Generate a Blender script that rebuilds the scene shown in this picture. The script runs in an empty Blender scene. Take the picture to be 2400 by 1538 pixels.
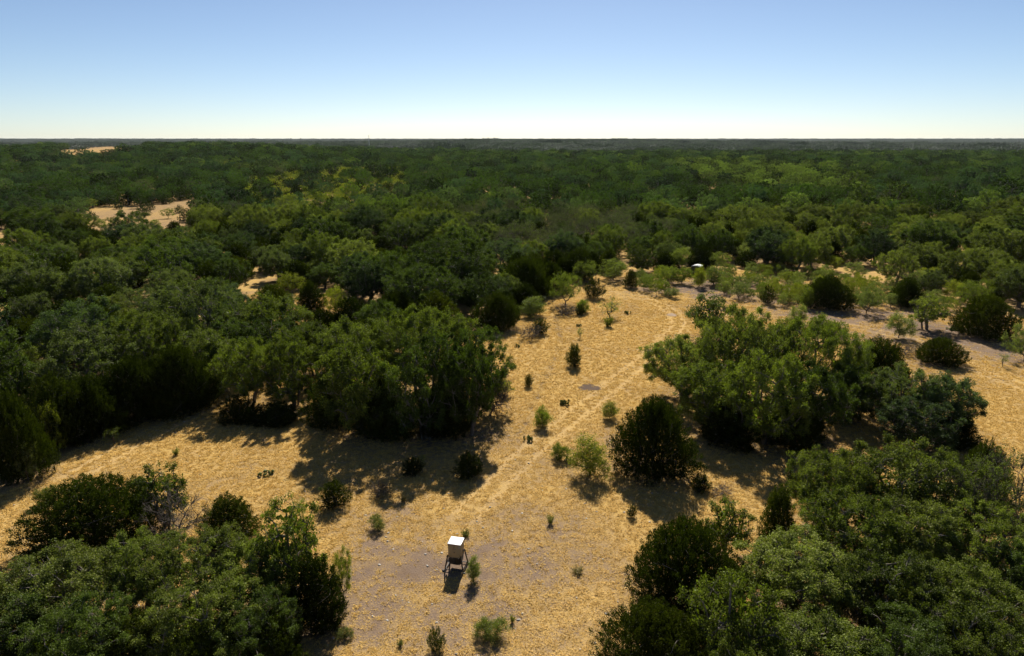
import bpy, math
import numpy as np
from mathutils import Vector

SC = bpy.context.scene
COL = SC.collection
R_ = math.radians

# ------------------------------------------------------------------ camera, sky, sun, exposure
CAM_H, PITCH, FPX = 28.0, R_(15.5), 1600.0           # focal length in pixels of a 2400 px wide frame
cam_d = bpy.data.cameras.new('camera')
cam_d.sensor_width = 36.0; cam_d.lens = 24.0
cam_d.clip_start = 0.5; cam_d.clip_end = 60000.0
cam = bpy.data.objects.new('camera', cam_d); COL.objects.link(cam)
cam.location = (0, 0, CAM_H); cam.rotation_euler = (R_(90) - PITCH, 0, 0)
SC.camera = cam

SUN_EL, SUN_AZ = R_(41), R_(4.5)                      # sun ahead of the camera, a little to the right
world = bpy.data.worlds.new('World'); SC.world = world; world.use_nodes = True
wn = world.node_tree.nodes; wl = world.node_tree.links; wn.clear()
sky = wn.new('ShaderNodeTexSky'); sky.sky_type = 'NISHITA'; sky.sun_disc = False
sky.sun_elevation = SUN_EL; sky.sun_rotation = SUN_AZ
sky.altitude = 600; sky.air_density = 0.72; sky.dust_density = 0.35; sky.ozone_density = 2.2
bg = wn.new('ShaderNodeBackground'); bg.inputs['Strength'].default_value = 0.05
wo = wn.new('ShaderNodeOutputWorld')
wl.new(sky.outputs[0], bg.inputs[0]); wl.new(bg.outputs[0], wo.inputs[0])

sun_d = bpy.data.lights.new('sun', 'SUN'); sun_d.energy = 5.0; sun_d.angle = R_(0.55); sun_d.color = (1.0, 0.93, 0.82)
sun = bpy.data.objects.new('sun', sun_d); COL.objects.link(sun)
sdir = Vector((math.sin(SUN_AZ) * math.cos(SUN_EL), math.cos(SUN_AZ) * math.cos(SUN_EL), math.sin(SUN_EL)))
sun.rotation_euler = sdir.to_track_quat('Z', 'Y').to_euler(); sun.location = (0, 0, 60)

vs = SC.view_settings
vs.view_transform = 'Standard'; vs.look = 'None'; vs.exposure = 0.98; vs.gamma = 1.0; vs.use_curve_mapping = False
cy = SC.cycles
cy.max_bounces = 3; cy.diffuse_bounces = 1; cy.glossy_bounces = 1; cy.transmission_bounces = 2; cy.volume_bounces = 0
cy.transparent_max_bounces = 4; cy.use_denoising = True; cy.caustics_reflective = False; cy.caustics_refractive = False
cy.sample_clamp_indirect = 4.0

# ------------------------------------------------------------------ geometry helpers
SP, CP = math.sin(PITCH), math.cos(PITCH)
def gp(px, py, z=0.0):
    """ground point seen at a place in the 2400x1538 frame, and its depth along the view axis"""
    u = (px - 1200) / FPX; v = (769 - py) / FPX
    t = (CAM_H - z) / (SP - v * CP)
    return u * t, t * (CP + v * SP), t
def proj(x, y, z=0.0):
    dz = z - CAM_H
    t = y * CP - dz * SP
    return 1200 + FPX * x / t, 769 - FPX * (y * SP + dz * CP) / t, t
def slope(py):
    return math.tan(PITCH + math.atan((py - 769) / FPX))
def inpoly(px, py, poly):
    px = np.asarray(px, float); py = np.asarray(py, float); r = np.zeros(px.shape, bool)
    n = len(poly); j = n - 1
    for i in range(n):
        xi, yi = poly[i]; xj, yj = poly[j]
        if yi != yj:
            c = ((yi > py) != (yj > py)) & (px < (xj - xi) * (py - yi) / (yj - yi) + xi)
            r ^= c
        j = i
    return r
_lat = np.random.default_rng(99).random((256, 256))
def vnoise(x, y):
    x = np.asarray(x, float); y = np.asarray(y, float)
    xi = np.floor(x).astype(int); yi = np.floor(y).astype(int); fx = x - xi; fy = y - yi
    fx = fx * fx * (3 - 2 * fx); fy = fy * fy * (3 - 2 * fy)
    a = _lat[xi % 256, yi % 256]; b = _lat[(xi + 1) % 256, yi % 256]
    c = _lat[xi % 256, (yi + 1) % 256]; d = _lat[(xi + 1) % 256, (yi + 1) % 256]
    return (a * (1 - fx) + b * fx) * (1 - fy) + (c * (1 - fx) + d * fx) * fy
def fbm(x, y, o=4):
    s = 0; a = 1; t = 0
    for k in range(o):
        s = s + a * vnoise(x * 2 ** k + 17.3 * k, y * 2 ** k + 5.1 * k); t += a; a *= .5
    return s / t
def terrain(x, y):
    """gentle relief far out: flat near, a low rise in the middle distance, a long ridge at the horizon"""
    x = np.asarray(x, float); y = np.asarray(y, float)
    r = np.hypot(x, y) + 1e-6; az = np.arctan2(x, np.maximum(y, 1e-6))
    side = np.exp(-((az - 0.05) / 0.30) ** 2)
    rise = np.clip((r - 1100) / 2200, 0, 1); rise = rise * rise * (3 - 2 * rise)
    fall = np.clip((r - 3600) / 1500, 0, 1)
    h = (2 + 15 * side) * rise * (1 - fall) - 6 * fall * (1 - np.clip((r - 6500) / 3500, 0, 1))
    sw = np.clip((r - 520) / 520, 0, 1); sw = sw * sw * (3 - 2 * sw); swf = np.clip((r - 1350) / 700, 0, 1)
    h = h + 12.5 * np.exp(-((az + .46) / .26) ** 2) * sw * (1 - swf)
    h = h + np.clip((r - 6500) / 4000, 0, 1) * 17 + (fbm(x / 700 + 9, y / 700, 2) - .5) * 5 * np.clip((r - 900) / 1500, 0, 1)
    return h

def norm(a):
    return a / (np.linalg.norm(a, axis=-1, keepdims=True) + 1e-9)
class Quads:
    """collects quads with a material slot and a per-face tint, and builds one mesh"""
    def __init__(s): s.v = []; s.f = []; s.m = []; s.t = []; s.n = 0
    def add(s, V, F, mat=0, tint=0.5):
        V = np.asarray(V, float).reshape(-1, 3); F = np.asarray(F, int).reshape(-1, 4)
        s.v.append(V); s.f.append(F + s.n); s.n += len(V)
        s.m.append(np.full(len(F), mat)); s.t.append(np.broadcast_to(np.asarray(tint, float), (len(F),)).copy())
    def leaves(s, C, D, S, L, W, mat=0, tint=0.5):
        L = np.asarray(L)[..., None] if np.ndim(L) else L
        W = np.asarray(W)[..., None] if np.ndim(W) else W
        V = np.stack([C - D * L * .5, C + S * W * .5, C + D * L * .5, C - S * W * .5], 1)
        F = np.arange(len(C) * 4).reshape(-1, 4)
        s.add(V, F, mat, tint)
    def tubes(s, P0, P1, R0, R1, k=5, mat=0, tint=0.5):
        P0 = np.asarray(P0, float); P1 = np.asarray(P1, float)
        R0 = np.broadcast_to(np.asarray(R0, float), (len(P0),)); R1 = np.broadcast_to(np.asarray(R1, float), (len(P0),))
        d = norm(P1 - P0); ref = np.where(np.abs(d[:, 2:3]) > .9, [[1., 0, 0]], [[0, 0, 1.]])
        a = norm(np.cross(d, ref)); b = np.cross(d, a)
        ang = np.arange(k) * 2 * np.pi / k
        ring = a[:, None] * np.cos(ang)[None, :, None] + b[:, None] * np.sin(ang)[None, :, None]
        V = np.concatenate([P0[:, None] + ring * R0[:, None, None], P1[:, None] + ring * R1[:, None, None]], 1)
        i = np.arange(k); j = (i + 1) % k
        q = np.stack([i, j, j + k, i + k], 1)
        F = (np.arange(len(P0)) * 2 * k)[:, None, None] + q[None]
        s.add(V, F, mat, tint)
    def box(s, c, size, mat=0, rot=None, taper=1.0):
        x, y, z = np.asarray(size) / 2
        V = np.array([[-x, -y, -z], [x, -y, -z], [x, y, -z], [-x, y, -z], [-x, -y, z], [x, -y, z], [x, y, z], [-x, y, z]], float)
        V[4:, :2] *= taper
        if rot is not None: V = V @ np.asarray(rot).T
        s.add(V + np.asarray(c), [[0, 3, 2, 1], [4, 5, 6, 7], [0, 1, 5, 4], [1, 2, 6, 5], [2, 3, 7, 6], [3, 0, 4, 7]], mat)
    def bar(s, a, b, w, h=None, mat=0):
        s.tubes([a], [b], (h or w) * .7071, w * .7071, 4, mat)
    def mesh(s, name, mats):
        V = np.concatenate(s.v); F = np.concatenate(s.f); M = np.concatenate(s.m); T = np.concatenate(s.t)
        me = bpy.data.meshes.new(name)
        me.vertices.add(len(V)); me.vertices.foreach_set('co', V.astype(np.float32).ravel())
        me.loops.add(F.size); me.loops.foreach_set('vertex_index', F.astype(np.int32).ravel())
        me.polygons.add(len(F)); me.polygons.foreach_set('loop_start', np.arange(0, F.size, 4, dtype=np.int32))
        me.polygons.foreach_set('material_index', M.astype(np.int32))
        at = me.attributes.new('tint', 'FLOAT', 'FACE'); at.data.foreach_set('value', T.astype(np.float32))
        me.update(calc_edges=True)
        for m in mats: me.materials.append(m)
        return me
def rotz(a):
    c, s = math.cos(a), math.sin(a); return np.array([[c, -s, 0], [s, c, 0], [0, 0, 1]])
def rotx(a):
    c, s = math.cos(a), math.sin(a); return np.array([[1, 0, 0], [0, c, -s], [0, s, c]])
def roty(a):
    c, s = math.cos(a), math.sin(a); return np.array([[c, 0, s], [0, 1, 0], [-s, 0, c]])

# ------------------------------------------------------------------ materials
def newmat(name):
    m = bpy.data.materials.new(name); m.use_nodes = True; m.node_tree.nodes.clear()
    return m, m.node_tree.nodes, m.node_tree.links
def rgb(c): return (c[0], c[1], c[2], 1.0)
LEAF = {}
def leafmat(name, dark, light, warm=1.25, ttint=(1.15, 1.35, .40), transl=0.32, gloss=0.05, rough=0.42, var=0.55, own=0.0):
    m, n, l = newmat(name); LEAF[name] = light
    at = n.new('ShaderNodeAttribute'); at.attribute_name = 'tint'
    oi = n.new('ShaderNodeObjectInfo')
    ma = n.new('ShaderNodeMath'); ma.operation = 'MULTIPLY_ADD'; ma.inputs[1].default_value = var; ma.inputs[2].default_value = -var / 2
    l.new(oi.outputs['Random'], ma.inputs[0])
    ad = n.new('ShaderNodeMath'); ad.operation = 'ADD'; ad.use_clamp = True
    l.new(at.outputs['Fac'], ad.inputs[0]); l.new(ma.outputs[0], ad.inputs[1])
    mx = n.new('ShaderNodeMix'); mx.data_type = 'RGBA'; mx.inputs[6].default_value = rgb(dark); mx.inputs[7].default_value = rgb(light)
    l.new(ad.outputs[0], mx.inputs[0])
    if own:                                            # leaf colour carried by each plant, its darkest leaves a fixed share of it
        l.new(oi.outputs['Color'], mx.inputs[7])
        dk = n.new('ShaderNodeMix'); dk.data_type = 'RGBA'; dk.blend_type = 'MULTIPLY'; dk.inputs[0].default_value = 1.0
        dk.inputs[7].default_value = rgb((own, own * 1.15, own)); l.new(oi.outputs['Color'], dk.inputs[6]); l.new(dk.outputs[2], mx.inputs[6])
    df = n.new('ShaderNodeBsdfDiffuse'); l.new(mx.outputs[2], df.inputs[0])
    tm = n.new('ShaderNodeMix'); tm.data_type = 'RGBA'; tm.blend_type = 'MULTIPLY'; tm.inputs[0].default_value = 1.0
    tm.inputs[7].default_value = rgb((ttint[0] * warm, ttint[1] * warm, ttint[2])); tm.clamp_result = False
    l.new(mx.outputs[2], tm.inputs[6])
    tr = n.new('ShaderNodeBsdfTranslucent'); l.new(tm.outputs[2], tr.inputs[0])
    m1 = n.new('ShaderNodeMixShader'); m1.inputs[0].default_value = transl
    l.new(df.outputs[0], m1.inputs[1]); l.new(tr.outputs[0], m1.inputs[2])
    gl = n.new('ShaderNodeBsdfGlossy'); gl.inputs['Roughness'].default_value = rough; gl.inputs[0].default_value = (.9, .95, 1, 1)
    m2 = n.new('ShaderNodeMixShader'); m2.inputs[0].default_value = gloss
    l.new(m1.outputs[0], m2.inputs[1]); l.new(gl.outputs[0], m2.inputs[2])
    o = n.new('ShaderNodeOutputMaterial'); l.new(m2.outputs[0], o.inputs[0])
    return m
def plain(name, c, rough=0.6, metal=0.0, noise=0.25, scale=6.0, spec=0.4):
    m, n, l = newmat(name)
    p = n.new('ShaderNodeBsdfPrincipled'); p.inputs['Roughness'].default_value = rough; p.inputs['Metallic'].default_value = metal
    p.inputs['Specular IOR Level'].default_value = spec
    tc = n.new('ShaderNodeTexCoord'); nz = n.new('ShaderNodeTexNoise'); nz.inputs['Scale'].default_value = scale; nz.inputs['Detail'].default_value = 6
    l.new(tc.outputs['Object'], nz.inputs['Vector'])
    mx = n.new('ShaderNodeMix'); mx.data_type = 'RGBA'
    mx.inputs[6].default_value = rgb([v * (1 - noise) for v in c]); mx.inputs[7].default_value = rgb([min(1, v * (1 + noise)) for v in c])
    l.new(nz.outputs['Fac'], mx.inputs[0]); l.new(mx.outputs[2], p.inputs['Base Color'])
    o = n.new('ShaderNodeOutputMaterial'); l.new(p.outputs[0], o.inputs[0])
    return m
MT = {}
MT['oak'] = leafmat('oak_leaf', (.026, .040, .006), (.166, .196, .034), gloss=.006, rough=.5, transl=.28)
MT['oak_grey'] = leafmat('oak_leaf_grey', (.026, .038, .011), (.140, .166, .054), gloss=.007, rough=.5, transl=.26)
MT['oak_deep'] = leafmat('oak_leaf_deep', (.011, .022, .004), (.086, .118, .022), gloss=.004, rough=.5, transl=.24)
MT['oak_blue'] = leafmat('oak_leaf_blue', (.015, .029, .012), (.080, .112, .046), gloss=.005, rough=.5, transl=.22)
MT['oak_light'] = leafmat('oak_leaf_light', (.046, .062, .010), (.215, .240, .052), transl=.34, gloss=.006, rough=.5)
MT['jun'] = leafmat('juniper_leaf', (.008, .014, .003), (.044, .056, .008), transl=.20, gloss=.002)
MT['jun_olive'] = leafmat('juniper_leaf_olive', (.013, .020, .003), (.068, .080, .011), transl=.22, gloss=.002)
MT['mes'] = leafmat('mesquite_leaf', (.060, .078, .015), (.162, .180, .045), transl=.40, gloss=.004)
MT['mes_pale'] = leafmat('mesquite_leaf_pale', (.074, .088, .034), (.172, .184, .080), transl=.38, gloss=.004)
MT['mes_gold'] = leafmat('mesquite_leaf_gold', (.082, .094, .011), (.198, .200, .034), transl=.42, gloss=.004)
MT['dryleaf'] = leafmat('dry_leaf', (.125, .094, .043), (.215, .165, .078), transl=.3, gloss=.003)
MT['weed'] = leafmat('weed_leaf', (.075, .083, .022), (.145, .148, .046), transl=.4, gloss=.003)
MT['pear'] = leafmat('cactus_pad', (.075, .094, .024), (.16, .18, .05), transl=.25, gloss=.008)
MT['straw'] = leafmat('straw', (.44, .288, .088), (.84, .585, .190), warm=1.0, ttint=(1.10, 1.0, .75), transl=.36, gloss=.003, var=.35)
MT['oak_any'] = leafmat('oak_leaf_any', (0, 0, 0), (0, 0, 0), gloss=.006, rough=.5, transl=.28, own=.17)
MT['jun_any'] = leafmat('juniper_leaf_any', (0, 0, 0), (0, 0, 0), gloss=.002, transl=.21, own=.20)
MT['mes_any'] = leafmat('mesquite_leaf_any', (0, 0, 0), (0, 0, 0), gloss=.004, transl=.40, own=.44)
MT['bark'] = plain('bark', (.120, .105, .088), .9, noise=.4, scale=14, spec=.2)
MT['bark_grey'] = plain('bark_grey', (.20, .18, .165), .9, noise=.4, scale=14, spec=.2)
MT['deadwood'] = plain('deadwood', (.085, .072, .060), .9, noise=.35, scale=12, spec=.2)
MT['mesbark'] = plain('mesquite_bark', (.085, .067, .053), .9, noise=.35, scale=14, spec=.2)

# ------------------------------------------------------------------ plant builders
def perp_frame(n, rng):
    r = rng.normal(size=n.shape); D = norm(np.cross(n, r)); return D, np.cross(n, D)
def skeleton(base, tips, rng, bias=.35, lift=.1):
    """connect every tip to the nearest limb already grown; radii follow the weight carried"""
    nodes = [np.array(b, float) for b in base]; par = [-1] + list(range(len(base) - 1)); plen = [0.0]
    for i in range(1, len(base)): plen.append(plen[-1] + np.linalg.norm(nodes[i] - nodes[i - 1]))
    order = np.argsort(np.linalg.norm(tips - nodes[-1], axis=1)); tipn = []
    for o in order:
        t = tips[o]; N = np.array(nodes); d = np.linalg.norm(N - t, axis=1)
        up = np.clip(N[:, 2] - t[2], 0, None)
        j = int(np.argmin(d + bias * np.array(plen) + .9 * up + (np.arange(len(N)) < len(base) - 2) * 3))
        L = d[j]; a = nodes[j]; last = j
        for f in ((.35, .7, 1.0) if L > 1.6 else (.5, 1.0)):
            p = a + (t - a) * f
            if f < 1: p = p + rng.normal(size=3) * L * .07 + np.array([0, 0, lift * L * math.sin(math.pi * f)])
            nodes.append(p); par.append(last); plen.append(plen[last] + np.linalg.norm(p - nodes[last])); last = len(nodes) - 1
        tipn.append(last)
    w = np.zeros(len(nodes))
    for i in tipn: w[i] += 1
    for i in range(len(nodes) - 1, 0, -1): w[par[i]] += w[i]
    return np.array(nodes), np.array(par), w
def limb_tubes(Q, nodes, par, w, rt, rmin, k=6, mat=0, ex=.5):
    rad = np.maximum(rt * (w / w.max()) ** ex, rmin)
    i = np.arange(1, len(nodes)); i = i[par[i] >= 0]
    r0 = np.minimum(rad[par[i]], rad[i] * 1.6 + .01)
    Q.tubes(nodes[par[i]], nodes[i], r0, rad[i], k, mat)
def scatter_min(cands, n):
    d = 2.2
    while True:
        keep = np.empty((n, 3)); k = 0
        for c in cands:
            if k == 0 or np.min(((keep[:k] - c) ** 2).sum(1)) > d * d:
                keep[k] = c; k += 1
                if k >= n: return keep
        d *= .86
        if d < .05: return keep[:k]
def oak(seed, H, R, npuff=75, core=500, tw=13, lp=46, ls=.115, rp=.80, stems=1, sparse=0.0, twigs=True, low=.26):
    """live oak: spreading limbs, a broken dome of leaf puffs. returns (trunk Quads, crown Quads)"""
    rng = np.random.default_rng(seed); T = Quads(); K = Quads()
    zc = .55 * H; lob = norm(rng.normal(size=(7, 3)) * [1, 1, .6]); la = rng.uniform(-.45, .30, 7)
    c = []
    while len(c) < 500 + 4 * npuff:
        d = norm(rng.normal(size=3)); u = rng.random() ** .45
        f = 1 + sum(a * max(0, float(d @ q)) ** 2 for a, q in zip(la, lob))
        p = d * np.array([R, R, H * .45]) * (.35 + .65 * u) * f * .90 + [0, 0, zc]
        if p[2] < low * H or p[2] > H * .97: continue
        if u < .45 and rng.random() < .6: continue
        c.append(p)
    tips = scatter_min(np.array(c), npuff); nsp = npuff // 4
    sd = norm(rng.normal(size=(nsp, 3)) + [0, 0, .35]); sp_ = sd * np.array([R, R, H * .45]) * rng.uniform(.86, 1.03, (nsp, 1)) + [0, 0, zc]; sp_[:, 2] = np.clip(sp_[:, 2], low * H, H * 1.03)
    tips = np.concatenate([tips, sp_])
    lean = rng.normal(size=2) * .35
    base = [(0, 0, -.3), (lean[0] * .3, lean[1] * .3, .10 * H), (lean[0], lean[1], .22 * H), (lean[0] * 1.3, lean[1] * 1.3, .34 * H)]
    nodes, par, w = skeleton(base, tips, rng)
    limb_tubes(T, nodes, par, w, .035 * H + .03, .022)
    if stems > 1:
        for s in range(stems - 1):
            a = rng.uniform(0, 6.28); b = np.array([math.cos(a), math.sin(a), 0]) * .5
            tgt = tips[rng.integers(len(tips))]
            P = [b + [0, 0, -.3], b * 1.5 + [0, 0, .2 * H], b * 1.5 + (tgt - b) * .6, tgt]
            T.tubes(P[:-1], P[1:], [.13, .11, .08], [.11, .08, .03], 6)
    n = len(tips)
    d = norm(rng.normal(size=(n, tw, 3))); d[..., 2] = d[..., 2] * .82 + .20
    rr = rp * rng.uniform(.6, 1.4, (n, 1, 1)); rr[npuff:] *= .5
    ends = tips[:, None] + d * rr * rng.uniform(.45, 1.0, (n, tw, 1))
    if twigs:
        P0 = np.repeat(tips, tw, 0); P1 = ends.reshape(-1, 3)
        T.tubes(P0, P1, .016, .006, 3)
    keep = rng.random((n, tw)) > sparse
    E = ends[keep]; pt = np.repeat(rng.normal(0, .14, (n, 1)), tw, 1)[keep]
    m = len(E); C = E[:, None] + rng.normal(size=(m, lp, 3)) * np.array([.155, .155, .135]) * (rp ** .5)
    C = C.reshape(-1, 3); N = norm(rng.normal(size=C.shape) * .75 + [0, .12, .62]); D, S = perp_frame(N, rng)
    tint = np.clip(.5 + np.repeat(pt, lp) + rng.normal(0, .24, len(C)), 0, 1)
    L = ls * rng.uniform(.65, 1.35, len(C)); K.leaves(C, D, S, L, L * .66, 0, tint)
    ci = tips[rng.integers(0, npuff, core)]; C = ci + (np.array([0, 0, zc * .9]) - ci) * rng.uniform(.12, .45, (core, 1)) + rng.normal(size=(core, 3)) * .35  # oversized inner leaves, added to block sunlight through the crown
    C[:, 2] = np.maximum(C[:, 2], low * H); N = norm(rng.normal(size=C.shape)); D, S = perp_frame(N, rng)
    K.leaves(C, D, S, .34, .24, 0, np.clip(rng.normal(.45, .2, core), 0, 1))
    return T, K
def juniper(seed, H, R, nplume=330, lp=105, ls=.17, top=1.6, spread=.55, open_=0.0, spike=1.0):
    """ashe juniper: foliage to the ground in upswept pointed sprays, several stems inside"""
    rng = np.random.default_rng(seed); T = Quads(); K = Quads()
    ntop = rng.integers(3, 6); tops = [(rng.normal() * R * .35, rng.normal() * R * .35, rng.uniform(.82, 1.0)) for _ in range(ntop)]
    ph = rng.uniform(0, 6.28, 4); am = rng.uniform(.05, .16, 4)
    c = []; dirs = []
    while len(c) < nplume * (6 if nplume < 500 else 3):
        z = rng.uniform(.02, 1.0); a = rng.uniform(0, 6.28)
        prof = (1 - z ** top) ** .62 * (.80 + .34 * min(1, z / .2)) * .96
        lob = 1 + sum(am[k] * math.sin((k + 2) * a + ph[k] + z * 3) for k in range(4))
        r = R * prof * lob * (rng.random() ** .33 if rng.random() < .82 else rng.random() ** .8)
        c.append((r * math.cos(a), r * math.sin(a), z * H * .97))
    tips = scatter_min(np.array(c), nplume)
    out = tips.copy(); out[:, 2] = 0; out = norm(out + 1e-4)
    hz = (tips[:, 2] / H)[:, None]
    D0 = norm(out * (spread * (1.25 - hz)) + [0, 0, 1] * (.55 + .6 * hz) + rng.normal(size=tips.shape) * .25)
    n = len(tips); PL = (.34 + .34 * rng.random(n)) * (H / 5.5) ** .5 * spike
    base = [(0, 0, -.2), (0, 0, .12 * H), (0, 0, .3 * H), (rng.normal() * .1, rng.normal() * .1, .6 * H)]
    sub = tips[rng.permutation(n)[:60]] if n > 60 else tips
    nodes, par, w = skeleton(base, sub - 0, rng, bias=.2, lift=-.05)
    limb_tubes(T, nodes, par, w, .022 * H + .02, .012, 5)
    s = rng.random((n, lp)) ** .8
    sp = (.19 * (1 - .75 * s) + .02) * (H / 5.5) ** .4
    C = tips[:, None] + D0[:, None] * (s * PL[:, None] * 1.5 - .35 * PL[:, None])[..., None] + rng.normal(size=(n, lp, 3)) * sp[..., None]
    LD = norm(np.repeat(D0, lp, 0) + rng.normal(size=(n * lp, 3)) * .45); C = C.reshape(-1, 3)
    S = norm(np.cross(LD, rng.normal(size=LD.shape)))
    keep = rng.random(len(C)) > open_
    tint = np.clip(.42 + np.repeat(rng.normal(0, .13, n), lp) + rng.normal(0, .18, n * lp), 0, 1)
    L = ls * rng.uniform(.6, 1.3, len(C))
    K.leaves(C[keep], LD[keep], S[keep], L[keep], L[keep] * .34, 0, tint[keep])
    nc = nplume; ci = tips[rng.integers(0, n, nc)]; C = ci * np.append(rng.uniform(.45, .85, (nc, 1)) * [[1, 1]], np.full((nc, 1), .94), 1)
    N = norm(rng.normal(size=C.shape)); D, S = perp_frame(N, rng); f = H / 5.5
    K.leaves(C, D, S, .42 * f ** .7, .26 * f ** .7, 0, np.clip(rng.normal(.42, .2, nc), 0, 1))
    return T, K
def mesquite(seed, H, R, npuff=34, tw=11, lp=30, ls=.15, rp=.62, stems=4, low=.3):
    """mesquite: thin forking stems and loose feathery sprays that droop"""
    rng = np.random.default_rng(seed); T = Quads(); K = Quads(); ph = rng.uniform(0, 6.28, 2)
    c = []
    while len(c) < 300:
        z = low + (1 - low) * rng.random() ** .8; a = rng.uniform(0, 6.28); zz = (z - low) / (1 - low)
        lob = 1 + .30 * math.sin(2 * a + ph[0]) + .28 * math.sin(3 * a + ph[1] + 2 * zz)
        r = R * (.40 + .62 * math.sin(math.pi * min(1, .25 + zz * .62))) * math.sqrt(rng.random()) * .9 * lob
        c.append((r * math.cos(a), r * math.sin(a), z * H * (.80 + .2 * rng.random())))
    tips = scatter_min(np.array(c), npuff)
    nodes, par, w = skeleton([(0, 0, -.15), (0, 0, .03 * H), (.02, .02, .08 * H), (.03, 0, .12 * H)], tips, rng, bias=.15, lift=-.06)
    limb_tubes(T, nodes, par, w, .018 * H + .012, .009, 5, ex=.45)
    n = len(tips); d = norm(rng.normal(size=(n, tw, 3))); d[..., 2] = d[..., 2] * .7 + .12
    ends = tips[:, None] + d * rp * rng.uniform(.3, 1.05, (n, tw, 1)) * rng.uniform(.4, 1.4, (n, 1, 1))
    T.tubes(np.repeat(tips, tw, 0), ends.reshape(-1, 3), .008, .003, 3)
    C = (ends[:, :, None] + rng.normal(size=(n, tw, lp, 3)) * [.13, .13, .11]).reshape(-1, 3)
    D = norm(rng.normal(size=C.shape) * [1, 1, .5] + [0, 0, -.45]); S = norm(np.cross(D, rng.normal(size=C.shape)))
    tint = np.clip(.5 + np.repeat(rng.normal(0, .1, n), tw * lp) + rng.normal(0, .22, len(C)), 0, 1)
    L = ls * rng.uniform(.6, 1.3, len(C)); K.leaves(C, D, S, L, L * .28, 0, tint)
    return T, K
def bare(seed, H, R, npuff=55, tw=14, leaf=0.0, sub=3):
    """grey tree or shrub of bare forked twigs, with a few leaves when leaf > 0"""
    rng = np.random.default_rng(seed); T = Quads(); K = Quads()
    c = []
    while len(c) < 400:
        d = norm(rng.normal(size=3)); p = d * np.array([R, R, H * .5]) * rng.random() ** .4 + [0, 0, .52 * H]
        if p[2] > .18 * H: c.append(p)
    tips = scatter_min(np.array(c), npuff)
    nodes, par, w = skeleton([(0, 0, -.2), (0, 0, .08 * H), (.05, .05, .16 * H), (.1, 0, .22 * H)], tips, rng, bias=.2)
    limb_tubes(T, nodes, par, w, .022 * H + .015, .014, 5)
    n = len(tips); out = norm(tips - [0, 0, .3 * H])
    d = norm(rng.normal(size=(n, tw, 3)) * .7 + out[:, None]); ends = tips[:, None] + d * rng.uniform(.4, 1.1, (n, tw, 1)) * (R / 4 + .3)
    T.tubes(np.repeat(tips, tw, 0), ends.reshape(-1, 3), .017, .007, 3)
    e = ends.reshape(-1, 3)
    for _ in range(sub):
        q = e + rng.normal(size=e.shape) * .28; T.tubes(e, q, .009, .004, 3)
    if leaf > 0:
        k = rng.random(len(e)) < leaf; E = e[k]; C = (E[:, None] + rng.normal(size=(len(E), 26, 3)) * .17).reshape(-1, 3)
        N = norm(rng.normal(size=C.shape) + [0, 0, .6]); D, S = perp_frame(N, rng)
        K.leaves(C, D, S, .12, .08, 0, np.clip(rng.normal(.4, .2, len(C)), 0, 1))
    else:
        C = e[:6]; D, S = perp_frame(norm(rng.normal(size=C.shape)), rng); K.leaves(C, D, S, .06, .04, 0, .3)
    return T, K
def pad_mesh():
    """one oval cactus pad, unit height"""
    K = Quads(); k = 8; ring = []; a = np.arange(k) * 2 * np.pi / k
    for (zz, f, th) in ((0, .25, .06), (.25, .8, .15), (.6, 1.0, .17), (.88, .62, .12), (1.0, .12, .05)):
        ring.append(np.stack([np.cos(a) * .44 * f, np.sin(a) * th, np.full(k, zz)], 1))
    F = [[r * k + j, r * k + (j + 1) % k, (r + 1) * k + (j + 1) % k, (r + 1) * k + j] for r in range(4) for j in range(k)]
    K.add(np.concatenate(ring), F, 0, .5); return K.mesh('pad', [MT['pear']])
def pear_pads(seed, n=30):
    """prickly pear: a low heap of oval pads standing on one another"""
    rng = np.random.default_rng(seed); S0 = []; out = []
    for i in range(n):
        if i < n // 2: p = np.array([rng.uniform(-.5, .5), rng.uniform(-.45, .45), -.02]); tilt = rng.uniform(-.6, .6)
        else: q = S0[rng.integers(n // 2)]; p = q[0] + q[1] * .9; tilt = rng.uniform(-.7, .7)
        yaw = rng.uniform(0, 6.28); h = rng.uniform(.20, .31); S0.append((p, rotz(yaw) @ rotx(tilt) @ np.array([0, 0, h * .92])))
        out.append((p, tilt, yaw, h))
    return out
def sprig(seed, H, R, n=26, lp=26, ls=.10):
    """small weed or tuft of upright stems with narrow leaves"""
    rng = np.random.default_rng(seed); T = Quads(); K = Quads()
    a = rng.uniform(0, 6.28, n); r = R * np.sqrt(rng.random(n)); h = H * rng.uniform(.5, 1, n)
    P0 = np.stack([np.cos(a) * r * .25, np.sin(a) * r * .25, np.full(n, -.02)], 1); P1 = np.stack([np.cos(a) * r, np.sin(a) * r, h], 1)
    T.tubes(P0, P1, .008, .003, 3)
    s = rng.random((n, lp)) * .8 + .25; C = (P0[:, None] + (P1 - P0)[:, None] * s[..., None] + rng.normal(size=(n, lp, 3)) * .05).reshape(-1, 3)
    C[:, 2] = np.abs(C[:, 2])
    D = norm(rng.normal(size=C.shape) + [0, 0, .5]); S = norm(np.cross(D, rng.normal(size=C.shape)))
    K.leaves(C, D, S, ls * rng.uniform(.6, 1.3, len(C)), ls * .32, 0, np.clip(rng.normal(.5, .22, len(C)), 0, 1))
    return T, K

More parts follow.
